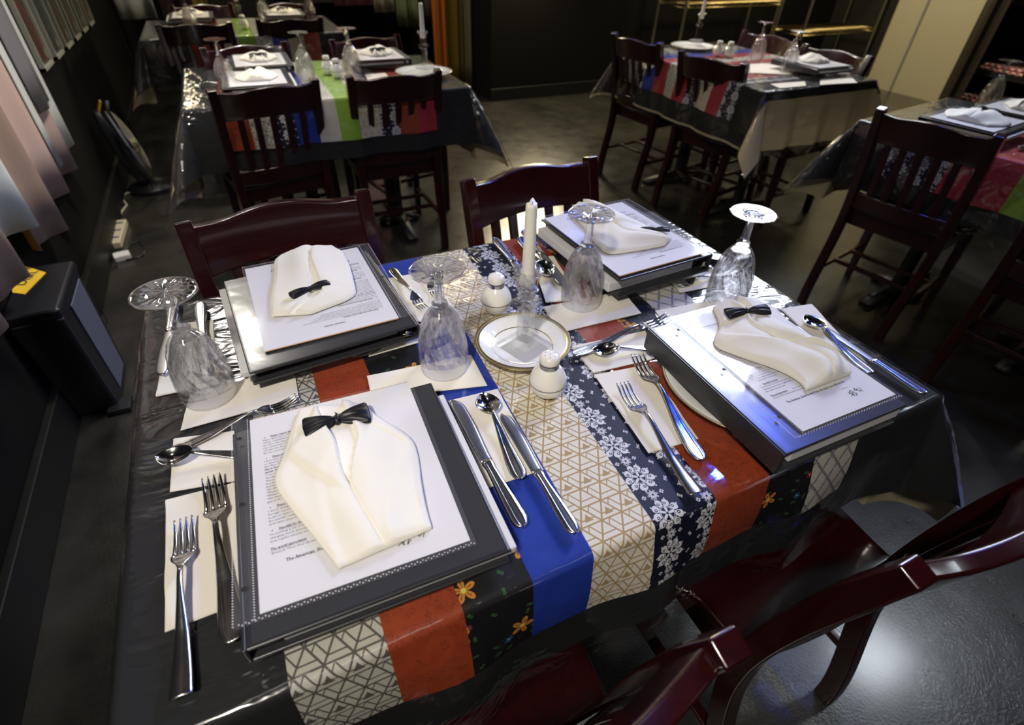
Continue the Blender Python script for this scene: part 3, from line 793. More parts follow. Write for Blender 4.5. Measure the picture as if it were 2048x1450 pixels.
# ------------------------------------------------------------------ cut crystal goblet, standing upside down
def make_goblet(n=140):
    root = empty('goblet'); H = .184
    # bowl: outer wall with swirling wedge cuts
    def cut(a, z):
        if z < .026 or z > .110: return 1
        k = min(1, (z - .026) / .014, (.110 - z) / .010)
        tri = abs(2 * (((a / (2 * pi)) * 14 + z * 26) % 1) - 1); t2 = abs(2 * (((a / (2 * pi)) * 14 - z * 40) % 1) - 1)
        deep = max(0, 1 - tri * 1.7); d2 = max(0, 1 - t2 * 2.4) * (1 if z > .062 else 0)
        low = (z - .026) / .03
        if low < 1 and tri > low: deep = deep * low      # the wedge cuts run out to points near the rim
        return 1 - k * (.085 * deep + .05 * d2)
    out = [(.0375, 0), (.0388, .004), (.0398, .02), (.0400, .035), (.0392, .05), (.0378, .062), (.0358, .074), (.0332, .085), (.0300, .095), (.0262, .103), (.0215, .110), (.0160, .116), (.0118, .120)]
    fine = []
    for (r0, z0), (r1, z1) in zip(out, out[1:]):
        m = max(1, int((z1 - z0) / .0035)); fine += [(lerp(r0, r1, i / m), lerp(z0, z1, i / m)) for i in range(m)]
    fine.append(out[-1])
    b = bmesh.new(); ra = lathe(b, fine, n, cut)
    inn = [(max(r - .0022 - (.0025 if z > .04 else 0) * min(1, (z - .04) / .03 if z > .04 else 0), .001), z) for r, z in out[:-2]]
    rb = lathe(b, inn, n); 
    for i in range(n): b.faces.new((ra[0][i], rb[0][i], rb[0][(i+1) % n], ra[0][(i+1) % n]))
    b.faces.new(rb[-1]); b.faces.new(ra[-1])
    mobj('bowl', b, M['crystal'], root, smooth=False)
    # faceted stem with knop, in one piece
    b = bmesh.new(); pr = [(.0118, .1203), (.0132, .1235), (.0128, .127), (.0088, .1295), (.0078, .135), (.0072, .155), (.0068, .168), (.0082, .1735), (.0100, .1765)]
    lathe(b, pr, 8, cap0=True, cap1=True); mobj('stem', b, M['crystal'], root, smooth=False)
    # foot disc with star cuts
    b = bmesh.new()
    def star(a, r):
        p = abs(sin(8 * a)); return -.0016 * max(0, 1 - abs(r - .016) / .013) * (1 - p) ** .8 - .0008 * max(0, 1 - abs(r - .031) / .007) * (1 - abs(sin(8 * a + pi / 2 + r * 60))) ** .8
    nr = 14; V = []
    for side in (0, 1):
        for k in range(nr + 1):
            r = .0009 + (.0412 - .0009) * k / nr; ring = []
            for i in range(96):
                a = 2 * pi * i / 96
                z = (H + star(a, r)) if side == 0 else (H - .0022 - .0055 * math.exp(-(r / .014) ** 2))
                if k == nr: z = H - .0004 if side == 0 else H - .0020
                ring.append(b.verts.new((r * cos(a), r * sin(a), z)))
            V.append(ring)
    for side in (0, 1):
        for k in range(nr):
            for i in range(96):
                j = (i + 1) % 96; q = (V[side*(nr+1)+k][i], V[side*(nr+1)+k][j], V[side*(nr+1)+k+1][j], V[side*(nr+1)+k+1][i]); b.faces.new(q)
        b.faces.new(V[side * (nr + 1)])
    for i in range(96): b.faces.new((V[nr][i], V[nr][(i+1) % 96], V[2*nr+1][(i+1) % 96], V[2*nr+1][i]))
    mobj('foot', b, M['crystal'], root)
    return root
gob = make_goblet()
def goblet(x, y, z, label, rz=0, group='upturned cut crystal goblets', tilt=(0, 0)):
    o = inst('gob', gob); o.location = (x, y, z); o.rotation_euler = (tilt[0], tilt[1], rz); return tag(o, label, 'glass', group)
goblet(.095, .464, ZT + .0022, 'upturned cut crystal goblet leftmost on the nearest table, over its corner', .3)
goblet(.445, .381, ZT + .0022, 'upturned cut crystal goblet between the left far binder and the candle plate', 1.1)
goblet(.755, .460, ZT + .0022, 'upturned cut crystal goblet just right of the candle, before the far right binder', .7)
goblet(1.026, .352, ZT + .0022, 'upturned cut crystal goblet rightmost on the nearest table, foot seen against the floor', 2.0)

# ------------------------------------------------------------------ plates
def make_plate(r, rimw=.010, h=.018, name='plate', gold=True):
    root = empty(name)
    b = bmesh.new()
    pr = [(0.0004, .003), (r * .5, .003), (r * .60, .0042), (r * .68, .008), (r * .90, h - .002), (r - .001, h), (r, h - .0006), (r - .002, h - .0026), (r * .68, .0045), (r * .60, 0), (r * .55, 0), (.0004, .0006)]
    lathe(b, pr, 72); mobj('dish', b, M['plate'], root)
    if gold:
        b = bmesh.new(); lathe(b, [(r - rimw, lerp(.008, h, .80) + .0026), (r - rimw / 2, h - .0008), (r - .0008, h + .0005), (r + .0004, h), (r + .0002, h - .0008)], 72); mobj('gold_rim', b, M['gold'], root)
        b = bmesh.new(); lathe(b, [(r * .63, .0058), (r * .645, .0066)], 72); mobj('inner_line', b, M['gold'], root)
    return root
pl = make_plate(.083, .0075); pl.location = (.5875, .378, ZT); tag(pl, 'small white plate with a wide gold rim under the crystal candle holder', 'plate', 'plates on the nearest table')
bigp = make_plate(.134, .0035, .019)
def plate_big(x, y, z, label, group='plates on the nearest table'):
    o = inst('bigp', bigp); o.location = (x, y, z); return tag(o, label, 'plate', group)
plate_big(.268, .165, ZT, 'white gold-edged dinner plate under the front left binder')
plate_big(.875, .145, ZT, 'white gold-edged dinner plate under the right front binder, its rim over the rust panel')
plate_big(.285, .592, ZT, 'white gold-edged dinner plate under the left far binder')
plate_big(.935, .580, ZT, 'white gold-edged dinner plate under the right far binder')

# ------------------------------------------------------------------ candle holder, candle
def make_holder():
    root = empty('candle_holder'); cm = M['crystal2']
    def prism(b, prof, n=4, rot=pi / 4):
        rings = []
        for r, z in prof:
            rings.append([b.verts.new((r * cos(rot + 2 * pi * i / n), r * sin(rot + 2 * pi * i / n), z)) for i in range(n)])
        for a, c in zip(rings, rings[1:]):
            for i in range(n): b.faces.new((a[i], a[(i+1) % n], c[(i+1) % n], c[i]))
        b.faces.new(rings[0][::-1]); b.faces.new(rings[-1])
    b = bmesh.new(); prism(b, [(.043, .0), (.048, .004), (.048, .011), (.036, .0185), (.020, .020)], 4); mobj('square_base', b, cm, root, smooth=False)
    b = bmesh.new(); prism(b, [(.0165, .0202), (.0165, .084)], 4, pi / 4 + .3); bevel(mobj('column', b, cm, root, smooth=False), .0015)
    b = bmesh.new(); prism(b, [(.015, .0842), (.0255, .090), (.0255, .100), (.013, .1045)], 4, pi / 4 + .1); bevel(mobj('collar', b, cm, root, smooth=False), .001)
    b = bmesh.new(); lathe(b, [(.0135, .1047), (.015, .112), (.0205, .148), (.0185, .1485), (.0135, .140), (.0125, .128), (.0005, .126)], 8, cap0=True); mobj('cup', b, cm, root, smooth=False)
    b = bmesh.new()
    for k in range(11):
        a = 2 * pi * k / 11
        m_ = Matrix.Translation((.0200 * cos(a), .0200 * sin(a), .1515)) @ Matrix.Diagonal((.0072, .0072, .0058, 1))
        bmesh.ops.create_icosphere(b, subdivisions=1, radius=1, matrix=m_)
    mobj('flower_rim', b, cm, root, smooth=False)
    return root
def make_candle():
    b = bmesh.new(); pr = [(.0102, 0), (.0102, .01), (.0085, .128), (.0083, .134)]
    rings = lathe(b, pr, 24, lambda a, z: 1 + .02 * sin(3 * a + z * 30), cap0=True)
    for i, v in enumerate(rings[-1]): v.co.z += .0035 * sin(2 * pi * i / 24 * 2) + .002 * sin(5.0 * i)
    c = b.verts.new((0, 0, .128))
    for i in range(24): b.faces.new((rings[-1][i], rings[-1][(i+1) % 24], c))
    root = mobj('candle', b, M['candle']); 
    b = bmesh.new(); tube(b, [(0, 0, .127), (.0006, 0, .132), (.0020, .0005, .136)], .0007, 6); mobj('wick', b, M['hole'], root)
    return root
holder = make_holder(); candle = make_candle()
def candlestick(x, y, z, rz, lab, labc, gr):
    h = inst('holder', holder); h.location = (x, y, z); h.rotation_euler = (0, 0, rz); tag(h, lab, 'candle holder', gr)
    c = inst('candle', candle); c.location = (x, y, z + .1275); tag(c, labc, 'candle', 'ivory taper candles'); return h, c
candlestick(.5885, .372, ZT + .0034, .35, 'cut crystal candle holder on the small gold-rimmed plate of the nearest table', 'burnt-down ivory taper candle in the nearest crystal holder', 'crystal candle holders')

# ------------------------------------------------------------------ shakers
def make_shaker(holes):
    root = empty('pepper_shaker' if holes else 'salt_shaker')
    b = bmesh.new(); lathe(b, [(.0004, .0004), (.012, 0), (.0165, .0015), (.0225, .008), (.0275, .017), (.0292, .026), (.0278, .036), (.0235, .046), (.0180, .0525), (.0150, .056)], 40); mobj('body', b, M['china'], root)
    b = bmesh.new(); lathe(b, [(.0296, .0262), (.0299, .0270), (.0295, .0280)], 40); mobj('silver_line', b, M['silverline'], root)
    b = bmesh.new(); lathe(b, [(.0150, .0555), (.0152, .062), (.0152, .0655), (.0140, .066)], 32); mobj('neck_band', b, M['silverline'], root)
    b = bmesh.new(); lathe(b, [(.0154, .0655), (.0158, .0675), (.0155, .0735), (.0138, .0768), (.009, .0785), (.0003, .0790)], 32); cap = mobj('cap', b, M['china'], root)
    if holes:
        b = bmesh.new()
        for k in range(7):
            a = 2 * pi * k / 6; r = 0 if k == 6 else .0085
            z = .0791 if k == 6 else .0787
            c = [b.verts.new((r * cos(a) + .0008 * cos(q), r * sin(a) + .0008 * sin(q), z)) for q in [2 * pi * i / 8 for i in range(8)]]; b.faces.new(c)
        mobj('shaker_hole', b, M['hole'], cap)
    return root
shk = make_shaker(True); shs = make_shaker(False)
def shaker(k, x, y, z, label, gr='white salt and pepper shakers'):
    o = inst('shk' + str(k), shk if k else shs); o.location = (x, y, z); return tag(o, label, 'shaker', gr)
shaker(1, .5715, .258, ZT, 'round white pepper shaker with holes in its cap, in front of the candle plate')
shaker(0, .592, .500, ZT, 'round white salt shaker behind the candle plate, cap without visible holes')

# ------------------------------------------------------------------ printed sheet
PAGE = [  # (x, y, size, bold, underline, text) millimetres from the top left corner
 (84, 27, 4.6, 1, 1, 'I beg your courtesy'),
 (24, 41, 3.7, 1, 1, 'Please respect the rights of my restaurant'), (14, 46, 3.5, 0, 0, "Time after time, I've witnessed people that take pictures of something inside"),
 (14, 50.6, 3.5, 0, 0, "of my establishment without any permission. I guess you've received"), (14, 55.2, 3.5, 0, 0, 'decent education to know that it is not right. Everything inside of'),
 (14, 59.8, 3.5, 0, 0, 'my restaurant belongs to me and is a part of my restaurant'), (14, 64.4, 3.5, 0, 0, 'except the food you paid for. If you are a foreign national'), (14, 69, 3.5, 0, 0, 'like me, you need to study it.'),
 (24, 78, 3.7, 1, 1, 'Please attend the dinner in proper clothes'), (14, 83, 3.5, 0, 0, 'I feel very sad to see people who have no clothes'), (14, 87.6, 3.5, 0, 0, 'to attend the common dinner for the first time in'), (14, 92.2, 3.5, 0, 0, 'their lives. They should dress like'),
 (14, 96.8, 3.5, 1, 0, 'Man in shorts, tank tops, flip flops, and rubber sandals, ok'), (14, 101.4, 3.5, 1, 0, 'sandals, Men in hats are not allowed.'), (14, 106, 3.5, 0, 0, "You're the guest of the evening and you need to look back"),
 (14, 110.6, 3.5, 0, 0, 'The American way is the free way.'), (14, 115.2, 3.5, 0, 0, 'The polite way is the best way to come earlier.'), (14, 119.8, 3.5, 0, 0, 'then benefit of the time you spend on the'), (14, 124.4, 3.5, 0, 0, 'And also the rules of the table.'),
 (14, 129, 3.5, 0, 0, '*No elbows on the table'), (14, 133.6, 3.5, 0, 0, '*Please come in time and enjoy it recently the'), (14, 138.2, 3.5, 0, 0, '*Please consume what you order no longer to'), (14, 142.8, 3.5, 0, 0, '*No fixing up your hair at the table is $20 for'), (14, 147.4, 3.5, 0, 0, 'glass or the cup. Do not seat on the'),
 (24, 156, 3.7, 1, 1, 'Please NO slim choice'), (14, 161, 3.5, 0, 0, "I don't charge much for it. I serve everyone without"), (14, 165.6, 3.5, 0, 0, 'foreign customers have been breaking a bunch of'), (14, 170.2, 3.5, 0, 0, 'be able to replace it by the same one.'), (14, 174.8, 3.5, 0, 0, 'the partial compensation. Please pick it up by nicely'), (14, 179.4, 3.5, 0, 0, 'cloth napkin, please hone it like a fork.'),
 (24, 188, 3.7, 1, 1, 'Especially for the many'), (14, 193, 3.5, 0, 0, "I'm putting a lot of work for each course and I am not"), (14, 197.6, 3.5, 0, 0, 'charging much money. I highly advise you to put the'), (14, 202.2, 3.5, 0, 0, 'items together into your mouth.'),
 (14, 212, 3.9, 1, 1, 'The special appreciation'), (63, 212, 3.5, 0, 0, 'from the chef to the guests who come'), (14, 217, 3.5, 0, 0, 'dressed. Then they showed their personality at the table.'),
 (28, 231, 5.2, 1, 0, 'The American, Show the world you can enjoy it as it will soon be.'), (138, 241, 2.6, 0, 0, 'Chef Mammoster')]
def make_text():
    b = bmesh.new(); dg = None
    for (x, y, sz, bold, ul, txt) in PAGE:
        cu = bpy.data.curves.new('line', 'FONT'); cu.body = txt; cu.size = sz / 1000 * 1.12; cu.resolution_u = 1; cu.fill_mode = 'FRONT'
        if bold: cu.offset = sz / 1000 * .028
        cu.shear = .06
        o = bpy.data.objects.new('line', cu); COL.objects.link(o); bpy.context.view_layer.update()
        me = o.to_mesh(); wmax = max((v.co.x for v in me.vertices), default=.01)
        lim = (216 - x - 16) / 1000
        sx = min(max(lim / wmax, .62), 1.12) if (not bold and len(txt) > 42 and sz > 3) else min(.86, lim / wmax); n0 = len(b.verts); t = bmesh.new(); t.from_mesh(me)
        bmesh.ops.transform(t, matrix=Matrix.Translation((x / 1000 - .108, .1395 - y / 1000, 0)) @ Matrix.Diagonal((sx, 1, 1, 1)), verts=t.verts)
        tm = bpy.data.meshes.new('tmp'); t.to_mesh(tm); t.free(); b.from_mesh(tm); bpy.data.meshes.remove(tm)
        o.to_mesh_clear(); bpy.data.objects.remove(o); bpy.data.curves.remove(cu)
        if ul:
            x0 = x / 1000 - .108; y0 = .1395 - y / 1000 - .0008
            b.faces.new([b.verts.new(p) for p in ((x0, y0, 0), (x0 + wmax * sx, y0, 0), (x0 + wmax * sx, y0 - .00035, 0), (x0, y0 - .00035, 0))])
    for y in (41, 78, 156, 188):
        c = [b.verts.new((.0170 - .108 + .0008 * cos(q), .1395 - (y - 1) / 1000 + .0008 * sin(q), 0)) for q in [2 * pi * i / 8 for i in range(8)]]; b.faces.new(c)
    # signature strokes
    def stroke(pts, w_=.0005):
        pts = [Vector((p[0] / 1000 - .108, .1395 - p[1] / 1000, 0)) for p in pts]
        for p, q in zip(pts, pts[1:]):
            d = (q - p).normalized(); nn = Vector((-d.y, d.x, 0)) * w_
            b.faces.new([b.verts.new(v) for v in (p + nn, p - nn, q - nn, q + nn)])
    stroke([(142, 252), (147, 250), (150, 246), (149, 254), (146, 257)]); stroke([(141, 257), (146, 254), (153, 251)]); stroke([(152, 246), (154, 252), (151, 259), (156, 254)])
    stroke([(158, 250), (163, 245), (161, 251), (166, 248), (165, 254), (169, 252)]); stroke([(171, 246), (172, 251), (169, 256)]); stroke([(144, 248), (148, 258)], .0007)
    me = bpy.data.meshes.new('printed_text'); b.to_mesh(me); b.free(); me.materials.append(M['ink']); return me
TEXT = make_text()
def make_sheet(curl=0.0):
    """printed page inside a clear protector with a punched strip"""
    root = empty('menu_sheet')
    W2, H2 = .108, .1395
    def zf(x, y): return curl * max(0, (x + .02)) ** 2 * 12 * 0 
    b = bmesh.new(); box(b, -W2 + .001, -H2 + .001, 0, W2 - .001, H2 + .0016, .0007); mobj('backing_card', b, M['paper_edge'], root, smooth=False)
    b = bmesh.new(); box(b, -W2, -H2, .0008, W2, H2, .0013); pap = mobj('paper', b, M['paper'], root, smooth=False)
    o = bpy.data.objects.new('printed_text', TEXT); link(o, pap); o.location = (0, 0, .00145)
    b = bmesh.new(); grid(b, 8, 8, lambda u, v: Vector((lerp(-W2 - .024, W2 + .005, u), lerp(-H2 - .008, H2 + .004, v), .0026 + .0006 * sin(u * 5) * sin(v * 7)))); prt = mobj('clear_protector', b, M['pocket2'], root)
    b = bmesh.new(); rnd = random.Random(3)
    for (x0, y0, x1, y1) in ((-W2 - .024, -H2 - .006, -W2 - .0215, H2 + .002), (-W2 - .0045, -H2 - .006, -W2 - .0025, H2 + .002), (-W2 - .02, -H2 - .0075, W2 + .004, -H2 - .0030)):
        n = int(max(x1 - x0, y1 - y0) / .003)
        for i in range(n):
            c = Vector((lerp(x0, x1, (i + .5) / n), lerp(y0, y1, (i + .5) / n), .0029)); s_ = .0009
            if x1 - x0 > .1: c.y = (y0 + y1) / 2 + .0008 * (-1) ** i
            b.faces.new([b.verts.new(c + Vector(p)) for p in ((-s_, 0, 0), (0, -s_, 0), (s_, 0, 0), (0, s_, 0))])
    mobj('heat_seam', b, M['pages'], prt, smooth=False)
    for y in (-.108, 0, .108):
        b = bmesh.new(); c = [b.verts.new((-W2 - .013 + .0030 * cos(q), y + .0030 * sin(q), .0030)) for q in [2 * pi * i / 16 for i in range(16)]]; b.faces.new(c); mobj('punched_hole', b, M['hole'], prt, smooth=False)
    return root
def make_binder(t, skull=True):
    """binder with its front cover up, spine on the left, pages showing on the right"""
    root = empty('ring_binder'); w2, h2 = .134, .148
    b = bmesh.new(); box(b, -w2, -h2, t - .004, w2, h2, t); bevel(mobj('front_cover', b, M['vinyl'], root), .0018, 3)
    b = bmesh.new(); box(b, -w2, -h2, 0, w2, h2, .004); bevel(mobj('back_cover', b, M['vinyl'], root), .0018, 3)
    b = bmesh.new(); box(b, -w2 - .004, -h2, .0005, -w2 + .0005, h2, t - .0005); spn = bevel(mobj('spine', b, M['vinyl'], root), .0018, 3)
    b = bmesh.new(); box(b, -w2 + .03, -.141, .0042, w2 + .012, .128, .0042 + (t - .008) * .62); o = mobj('page_stack', b, M['pages'], root, smooth=False); bevel(o, .002)
    b = bmesh.new(); grid(b, 10, 10, lambda u, v: Vector((lerp(-w2 + .006, w2 - .004, u), lerp(-h2 + .004, h2 - .004, v), t + .0006 + .0012 * sin(pi * u) * sin(pi * v)))); mobj('cover_pocket', b, M['pocket'], root)
    for y in (-.120, 0, .120):
        b = bmesh.new(); pts = [(-w2 + .018 + .010 * cos(a), y, t * .5 + (t * .5 - .0065) * sin(a)) for a in [pi * 2 * i / 16 for i in range(17)]]; tube(b, pts, .0013, 6); mobj('ring', b, M['silverline'], root)
    if skull:   # pewter skull and crossbones on the head end of the spine
        b = bmesh.new(); R_ = Matrix.Translation((-w2 + .020, h2 + .0010, t * .55))
        bmesh.ops.create_icosphere(b, subdivisions=2, radius=1, matrix=R_ @ Matrix.Translation((0, 0, .0015)) @ Matrix.Diagonal((.0045, .0018, .0045, 1)))
        bmesh.ops.create_icosphere(b, subdivisions=2, radius=1, matrix=R_ @ Matrix.Translation((0, 0, -.0030)) @ Matrix.Diagonal((.0026, .0014, .0022, 1)))
        for s_ in (-1, 1): tube(b, [R_ @ Vector((-.0075, 0, -.0045 * s_ - .0015)), R_ @ Vector((.0075, 0, .0035 * s_ - .0015))], .0009, 6)
        mobj('skull_emblem', b, M['skull'], spn)
        b = bmesh.new()
        for s_ in (-1, 1): bmesh.ops.create_icosphere(b, subdivisions=1, radius=.0010, matrix=R_ @ Matrix.Translation((s_ * .0017, .0016, .0015)))
        mobj('eye_socket', b, M['hole'], spn)
    return root
bn = make_binder(.026); bt = make_binder(.040); sh = make_sheet()
ZP = ZT + .0185
def binder(k, x, y, z, deg, label, gr='black ring binders'):
    o = inst('bn' + str(k), bt if k else bn); o.location = (x, y, z); o.rotation_euler = (0, 0, radians(deg)); return tag(o, label, 'binder', gr)
def sheet(x, y, z, deg, label, gr='printed sheets in clear protectors', tilt=0):
    o = inst('sheet', sh); o.location = (x, y, z); o.rotation_euler = (0, 0, radians(deg)); return tag(o, label, 'menu', gr)
binder(0, .2610, .1640, ZP, -2.0, 'black ring binder at the front left setting, white page edges on its right')
sheet(.2530, .1830, ZP + .0290, -2.8, 'printed sheet of table rules in a clear protector, upright to the viewer, front left')
binder(1, .8830, .1240, ZP, -1, 'thick black ring binder at the right front setting, its spine facing the forks').scale = (.87, 1, 1)
sheet(.9050, .1340, ZP + .0435, -1, 'printed sheet in a clear protector on the thick right front binder').scale = (.85, 1, 1)
binder(0, .2820, .5930, ZP, 184, 'black ring binder with skull emblem at the left far setting')
sheet(.2900, .6180, ZP + .0290, 181.5, 'printed sheet upside down to the viewer on the left far binder')
binder(1, .9230, .5750, ZP, 183, 'black ring binder at the right far setting, blue gleam on its cover')
sheet(.9170, .5740, ZP + .0435, 182.5, 'printed sheet upside down to the viewer on the right far binder')

# ------------------------------------------------------------------ linen napkins folded like a tuxedo, with bow ties
def tux(rows, z, label, vee=(.40, .62, .55), puff=.012, fold_lines=(), seed=0, group='linen napkins folded like jackets', at_=at, base=.0006):
    """rows: [(left, right)] pixel pairs at height z from collar to hem"""
    R_ = [(at_(*a, z), at_(*c, z)) for a, c in rows]; c0 = sum((a + c for a, c in R_), Vector()) / (2 * len(R_))
    root = empty('folded_napkin', (c0.x, c0.y, z)); tag(root, label, 'napkin', group)
    n = len(R_) - 1; tab = [(i / n, (*a, *c)) for i, (a, c) in enumerate(R_)]
    sL, sR, tv = vee; rnd = random.Random(seed); ph = [rnd.random() * 6 for _ in range(4)]
    def edge(t):
        q = interp(tab, t); q0 = interp(tab, max(0, t - .05)); q1 = interp(tab, min(1, t + .05)); q = [(a + b_ + c) / 3 for a, b_, c in zip(q, q0, q1)] if .04 < t < .96 else q
        return Vector(q[:3]), Vector(q[3:])
    def lap(s_, t):
        """height of the jacket fronts over the shirt"""
        if t >= tv: return 1
        l_ = lerp(sL, .5, t / tv); r_ = lerp(sR, .5, t / tv)
        return smooth((l_ - s_) / .010 + .5) if s_ < .5 else smooth((s_ - r_) / .010 + .5)
    b = bmesh.new(); nu, nv = 72, 60
    def h(s_, t):
        e = min(s_, 1 - s_, t * 1.2, (1 - t) * 1.2); rim = smooth(min(1, e / .06))
        z_ = .0022 * rim + puff * .55 * (sin(pi * s_) ** .7) * (sin(pi * min(1, t * .9 + .08)) ** .6)
        z_ += lap(s_, t) * (.0036 + puff * .28 * math.exp(-((abs(s_ - .5) - .12) / .16) ** 2))
        z_ += puff * .14 * sin(7 * s_ + 5 * t + ph[0]) * sin(pi * s_) + puff * .08 * sin(13 * t - 6 * s_ + ph[1]) * sin(pi * t)
        for (a0, b0, a1, b1, dd) in fold_lines:   # a pressed crease between two points of the cloth
            vx, vy = a1 - a0, b1 - b0; L2 = vx * vx + vy * vy; q = ((s_ - a0) * vx + (t - b0) * vy) / L2
            if 0 < q < 1:
                dist = ((s_ - a0) * vy - (t - b0) * vx) / math.sqrt(L2); z_ += dd * smooth(dist / .02 + .5) * min(1, 8 * min(q, 1 - q))
        if t > tv:  z_ -= .0034 * math.exp(-((s_ - .5) / .011) ** 2) * (1 if t < .97 else 0)
        return base + z_
    def fn(s_, t):
        a, c = edge(t); p = lerp(a, c, s_); wv = .0012 * sin(9 * t + ph[2]) 
        return Vector((p.x - c0.x + wv * (abs(s_ - .5) > .45), p.y - c0.y, h(s_, t)))
    V = grid(b, nu, nv, fn)
    ring = V[0] + [V[j][nu] for j in range(1, nv + 1)] + V[nv][::-1][1:] + [V[j][0] for j in range(nv - 1, 0, -1)]
    low = [b.verts.new((v.co.x, v.co.y, .0002)) for v in ring]
    for i in range(len(ring)): j = (i + 1) % len(ring); b.faces.new((ring[i], ring[j], low[j], low[i]))
    mobj('linen', b, M['napkin'], root)
    return root
def make_bow():
    root = empty('bow_tie')
    for sx in (-1, 1):
        b = bmesh.new(); n, m = 14, 18
        V = {}
        for side in (0, 1):
            for i in range(n + 1):
                t = i / n; hw_ = lerp(.0035, .0165, t ** .75) * (1 if t < .9 else 1 - .10 * ((t - .9) / .1) ** 2); th = .0032 + .0050 * sin(pi * min(1, t * .9 + .1)) ** .8
                for j in range(m + 1):
                    s_ = -1 + 2 * j / m; pl_ = .0013 * cos(s_ * 9) * (1 - t * .5)
                    zz = th * math.sqrt(max(0, 1 - s_ ** 2)) + pl_
                    x = sx * (.003 + .0345 * t + .0018 * t * (1 - s_ * s_)); V[side, i, j] = b.verts.new((x, s_ * hw_, .007 + (zz if side == 0 else -.45 * zz)))
        for side in (0, 1):
            for i in range(n):
                for j in range(m): b.faces.new((V[side,i,j], V[side,i+1,j], V[side,i+1,j+1], V[side,i,j+1]))
        for j in range(m): b.faces.new((V[0,n,j], V[1,n,j], V[1,n,j+1], V[0,n,j+1]))
        for i in range(n): b.faces.new((V[0,i,0], V[1,i,0], V[1,i+1,0], V[0,i+1,0])); b.faces.new((V[0,i,m], V[0,i+1,m], V[1,i+1,m], V[1,i,m]))
        mobj('bow_loop', b, M['satin'], root)
    b = bmesh.new(); bmesh.ops.create_uvsphere(b, u_segments=16, v_segments=10, radius=1, matrix=Matrix.Translation((0, 0, .0075)) @ Matrix.Diagonal((.0052, .0062, .0060, 1)))
    tube(b, [(0, .005, .008), (.0012, .0085, .009), (-.0004, .0105, .0085)], [.0014, .0011, .0006], 6); mobj('knot', b, M['satin'], root)
    return root
bow = make_bow()
def bowtie(pl_, pr_, z, label, gr='black satin bow ties', scy=1, tilt=(0, 0)):
    a, c = at(*pl_, z), at(*pr_, z); m_ = (a + c) / 2; d = c - a; o = inst('bow', bow); s_ = d.length / .075
    o.location = (m_.x, m_.y, z); o.rotation_euler = (tilt[0], tilt[1], atan2(d.y, d.x)); o.scale = (s_, s_ * scy, s_); return tag(o, label, 'bow tie', gr)
ZS1 = ZP + .0290 + .0033; ZS2 = ZP + .0435 + .0033
tux([((601,822),(730,812)), ((590,850),(757,838)), ((576,885),(823,878)), ((566,914),(836,915)), ((545,967),(843,962)), ((586,1020),(852,1005)), ((625,1069),(858,1036)), ((676,1139),(862,1059))],
    ZS1, 'cream linen napkin folded like a jacket with deep lapels on the front left sheet', (.26, .66, .64), .017, ((.02, .40, .46, .66, .0045), (.98, .34, .60, .10, -.003)), 1)
bowtie((612, 866), (738, 832), ZS1 + .008, 'black satin bow tie on the front left linen jacket', scy=1.2)
tux([((1425,618),(1500,602)), ((1440,655),(1545,622)), ((1421,692),(1580,650)), ((1486,716),(1615,682)), ((1550,738),(1655,700)), ((1595,762),(1690,722)), ((1612,782),(1702,748))],
    ZS2, 'cream linen napkin with loose rolled folds on the right front sheet', (.36, .60, .35), .030, ((.02, .25, .9, .8, -.006), (.3, .05, .75, .9, .007)), 2)
bowtie((1452, 630), (1533, 628), ZS2 + .021, 'black satin bow tie on the rolled napkin at the right front setting', scy=.9, tilt=(.1, -.1))
tux([((543,634),(622,629)), ((543,612),(716,594)), ((546,580),(708,562)), ((548,550),(698,533)), ((549,522),(684,506)), ((588,503),(666,494))],
    ZS1, 'cream linen napkin folded like a jacket on the left far sheet', (.44, .66, .70), .016, ((.45, .35, .6, .95, .003),), 3)
bowtie((583, 598), (658, 572), ZS1 + .012, 'black satin bow tie on the left far linen jacket', scy=.7)
tux([((1138,426),(1181,407)), ((1170,456),(1215,420)), ((1190,488),(1250,437)), ((1214,511),(1285,452)), ((1279,502),(1322,466)), ((1330,492),(1343,479))],
    ZS2, 'cream linen napkin seen through the goblet foot on the right far sheet', (.42, .6, .4), .020, ((.2, .3, .9, .6, .004), (.1, .5, .8, .2, .003)), 4)
bowtie((1281, 465), (1336, 464), ZS2 + .010, 'black satin bow tie on the right far linen napkin', scy=.8)
# ------------------------------------------------------------------ the other tables
CORN = {'u': None}
def dress(T, nr, strips, lab, seed, beige=(.30, .30, .30, .30), black=(.20, .20, .24, .24)):
    pedestal(T, 'dark pedestal dining table ' + lab)
    o = cloth('tablecloth', T, -beige[0], -beige[2], T.L + beige[1], T.W + beige[3], .0010, M['cream'], step=.025, flare=.10, amp=.010, seed=seed)
    tag(o, 'beige under tablecloth with hanging corners ' + lab, 'tablecloth', 'beige tablecloths')
    o = cloth('tablecloth', T, -black[0], -black[2], T.L + black[1], T.W + black[3], .0035, M['black'], step=.025, flare=.10, amp=.010, seed=seed)
    tag(o, 'black tablecloth ' + lab, 'tablecloth', 'black tablecloths')
    runner(T, strips, 'striped patchwork runner ' + lab, .17, .17, step=.025, fl=.10, am=.010, seed=seed)
    o = cloth('plastic_table_cover', T, -.32, -.28, T.L + .32, T.W + .28, .0072, M['film_cr'], step=.025, flare=.10, amp=.010, seed=seed)
    tag(o, 'clear plastic cover ' + lab, 'table cover', 'clear plastic table covers')
def seq(names, x0, x1):
    w_ = (x1 - x0) / len(names); return [(n_, x0 + i * w_, x0 + (i + 1) * w_, x0 + i * w_, x0 + (i + 1) * w_, LAB[n_]) for i, n_ in enumerate(names)]
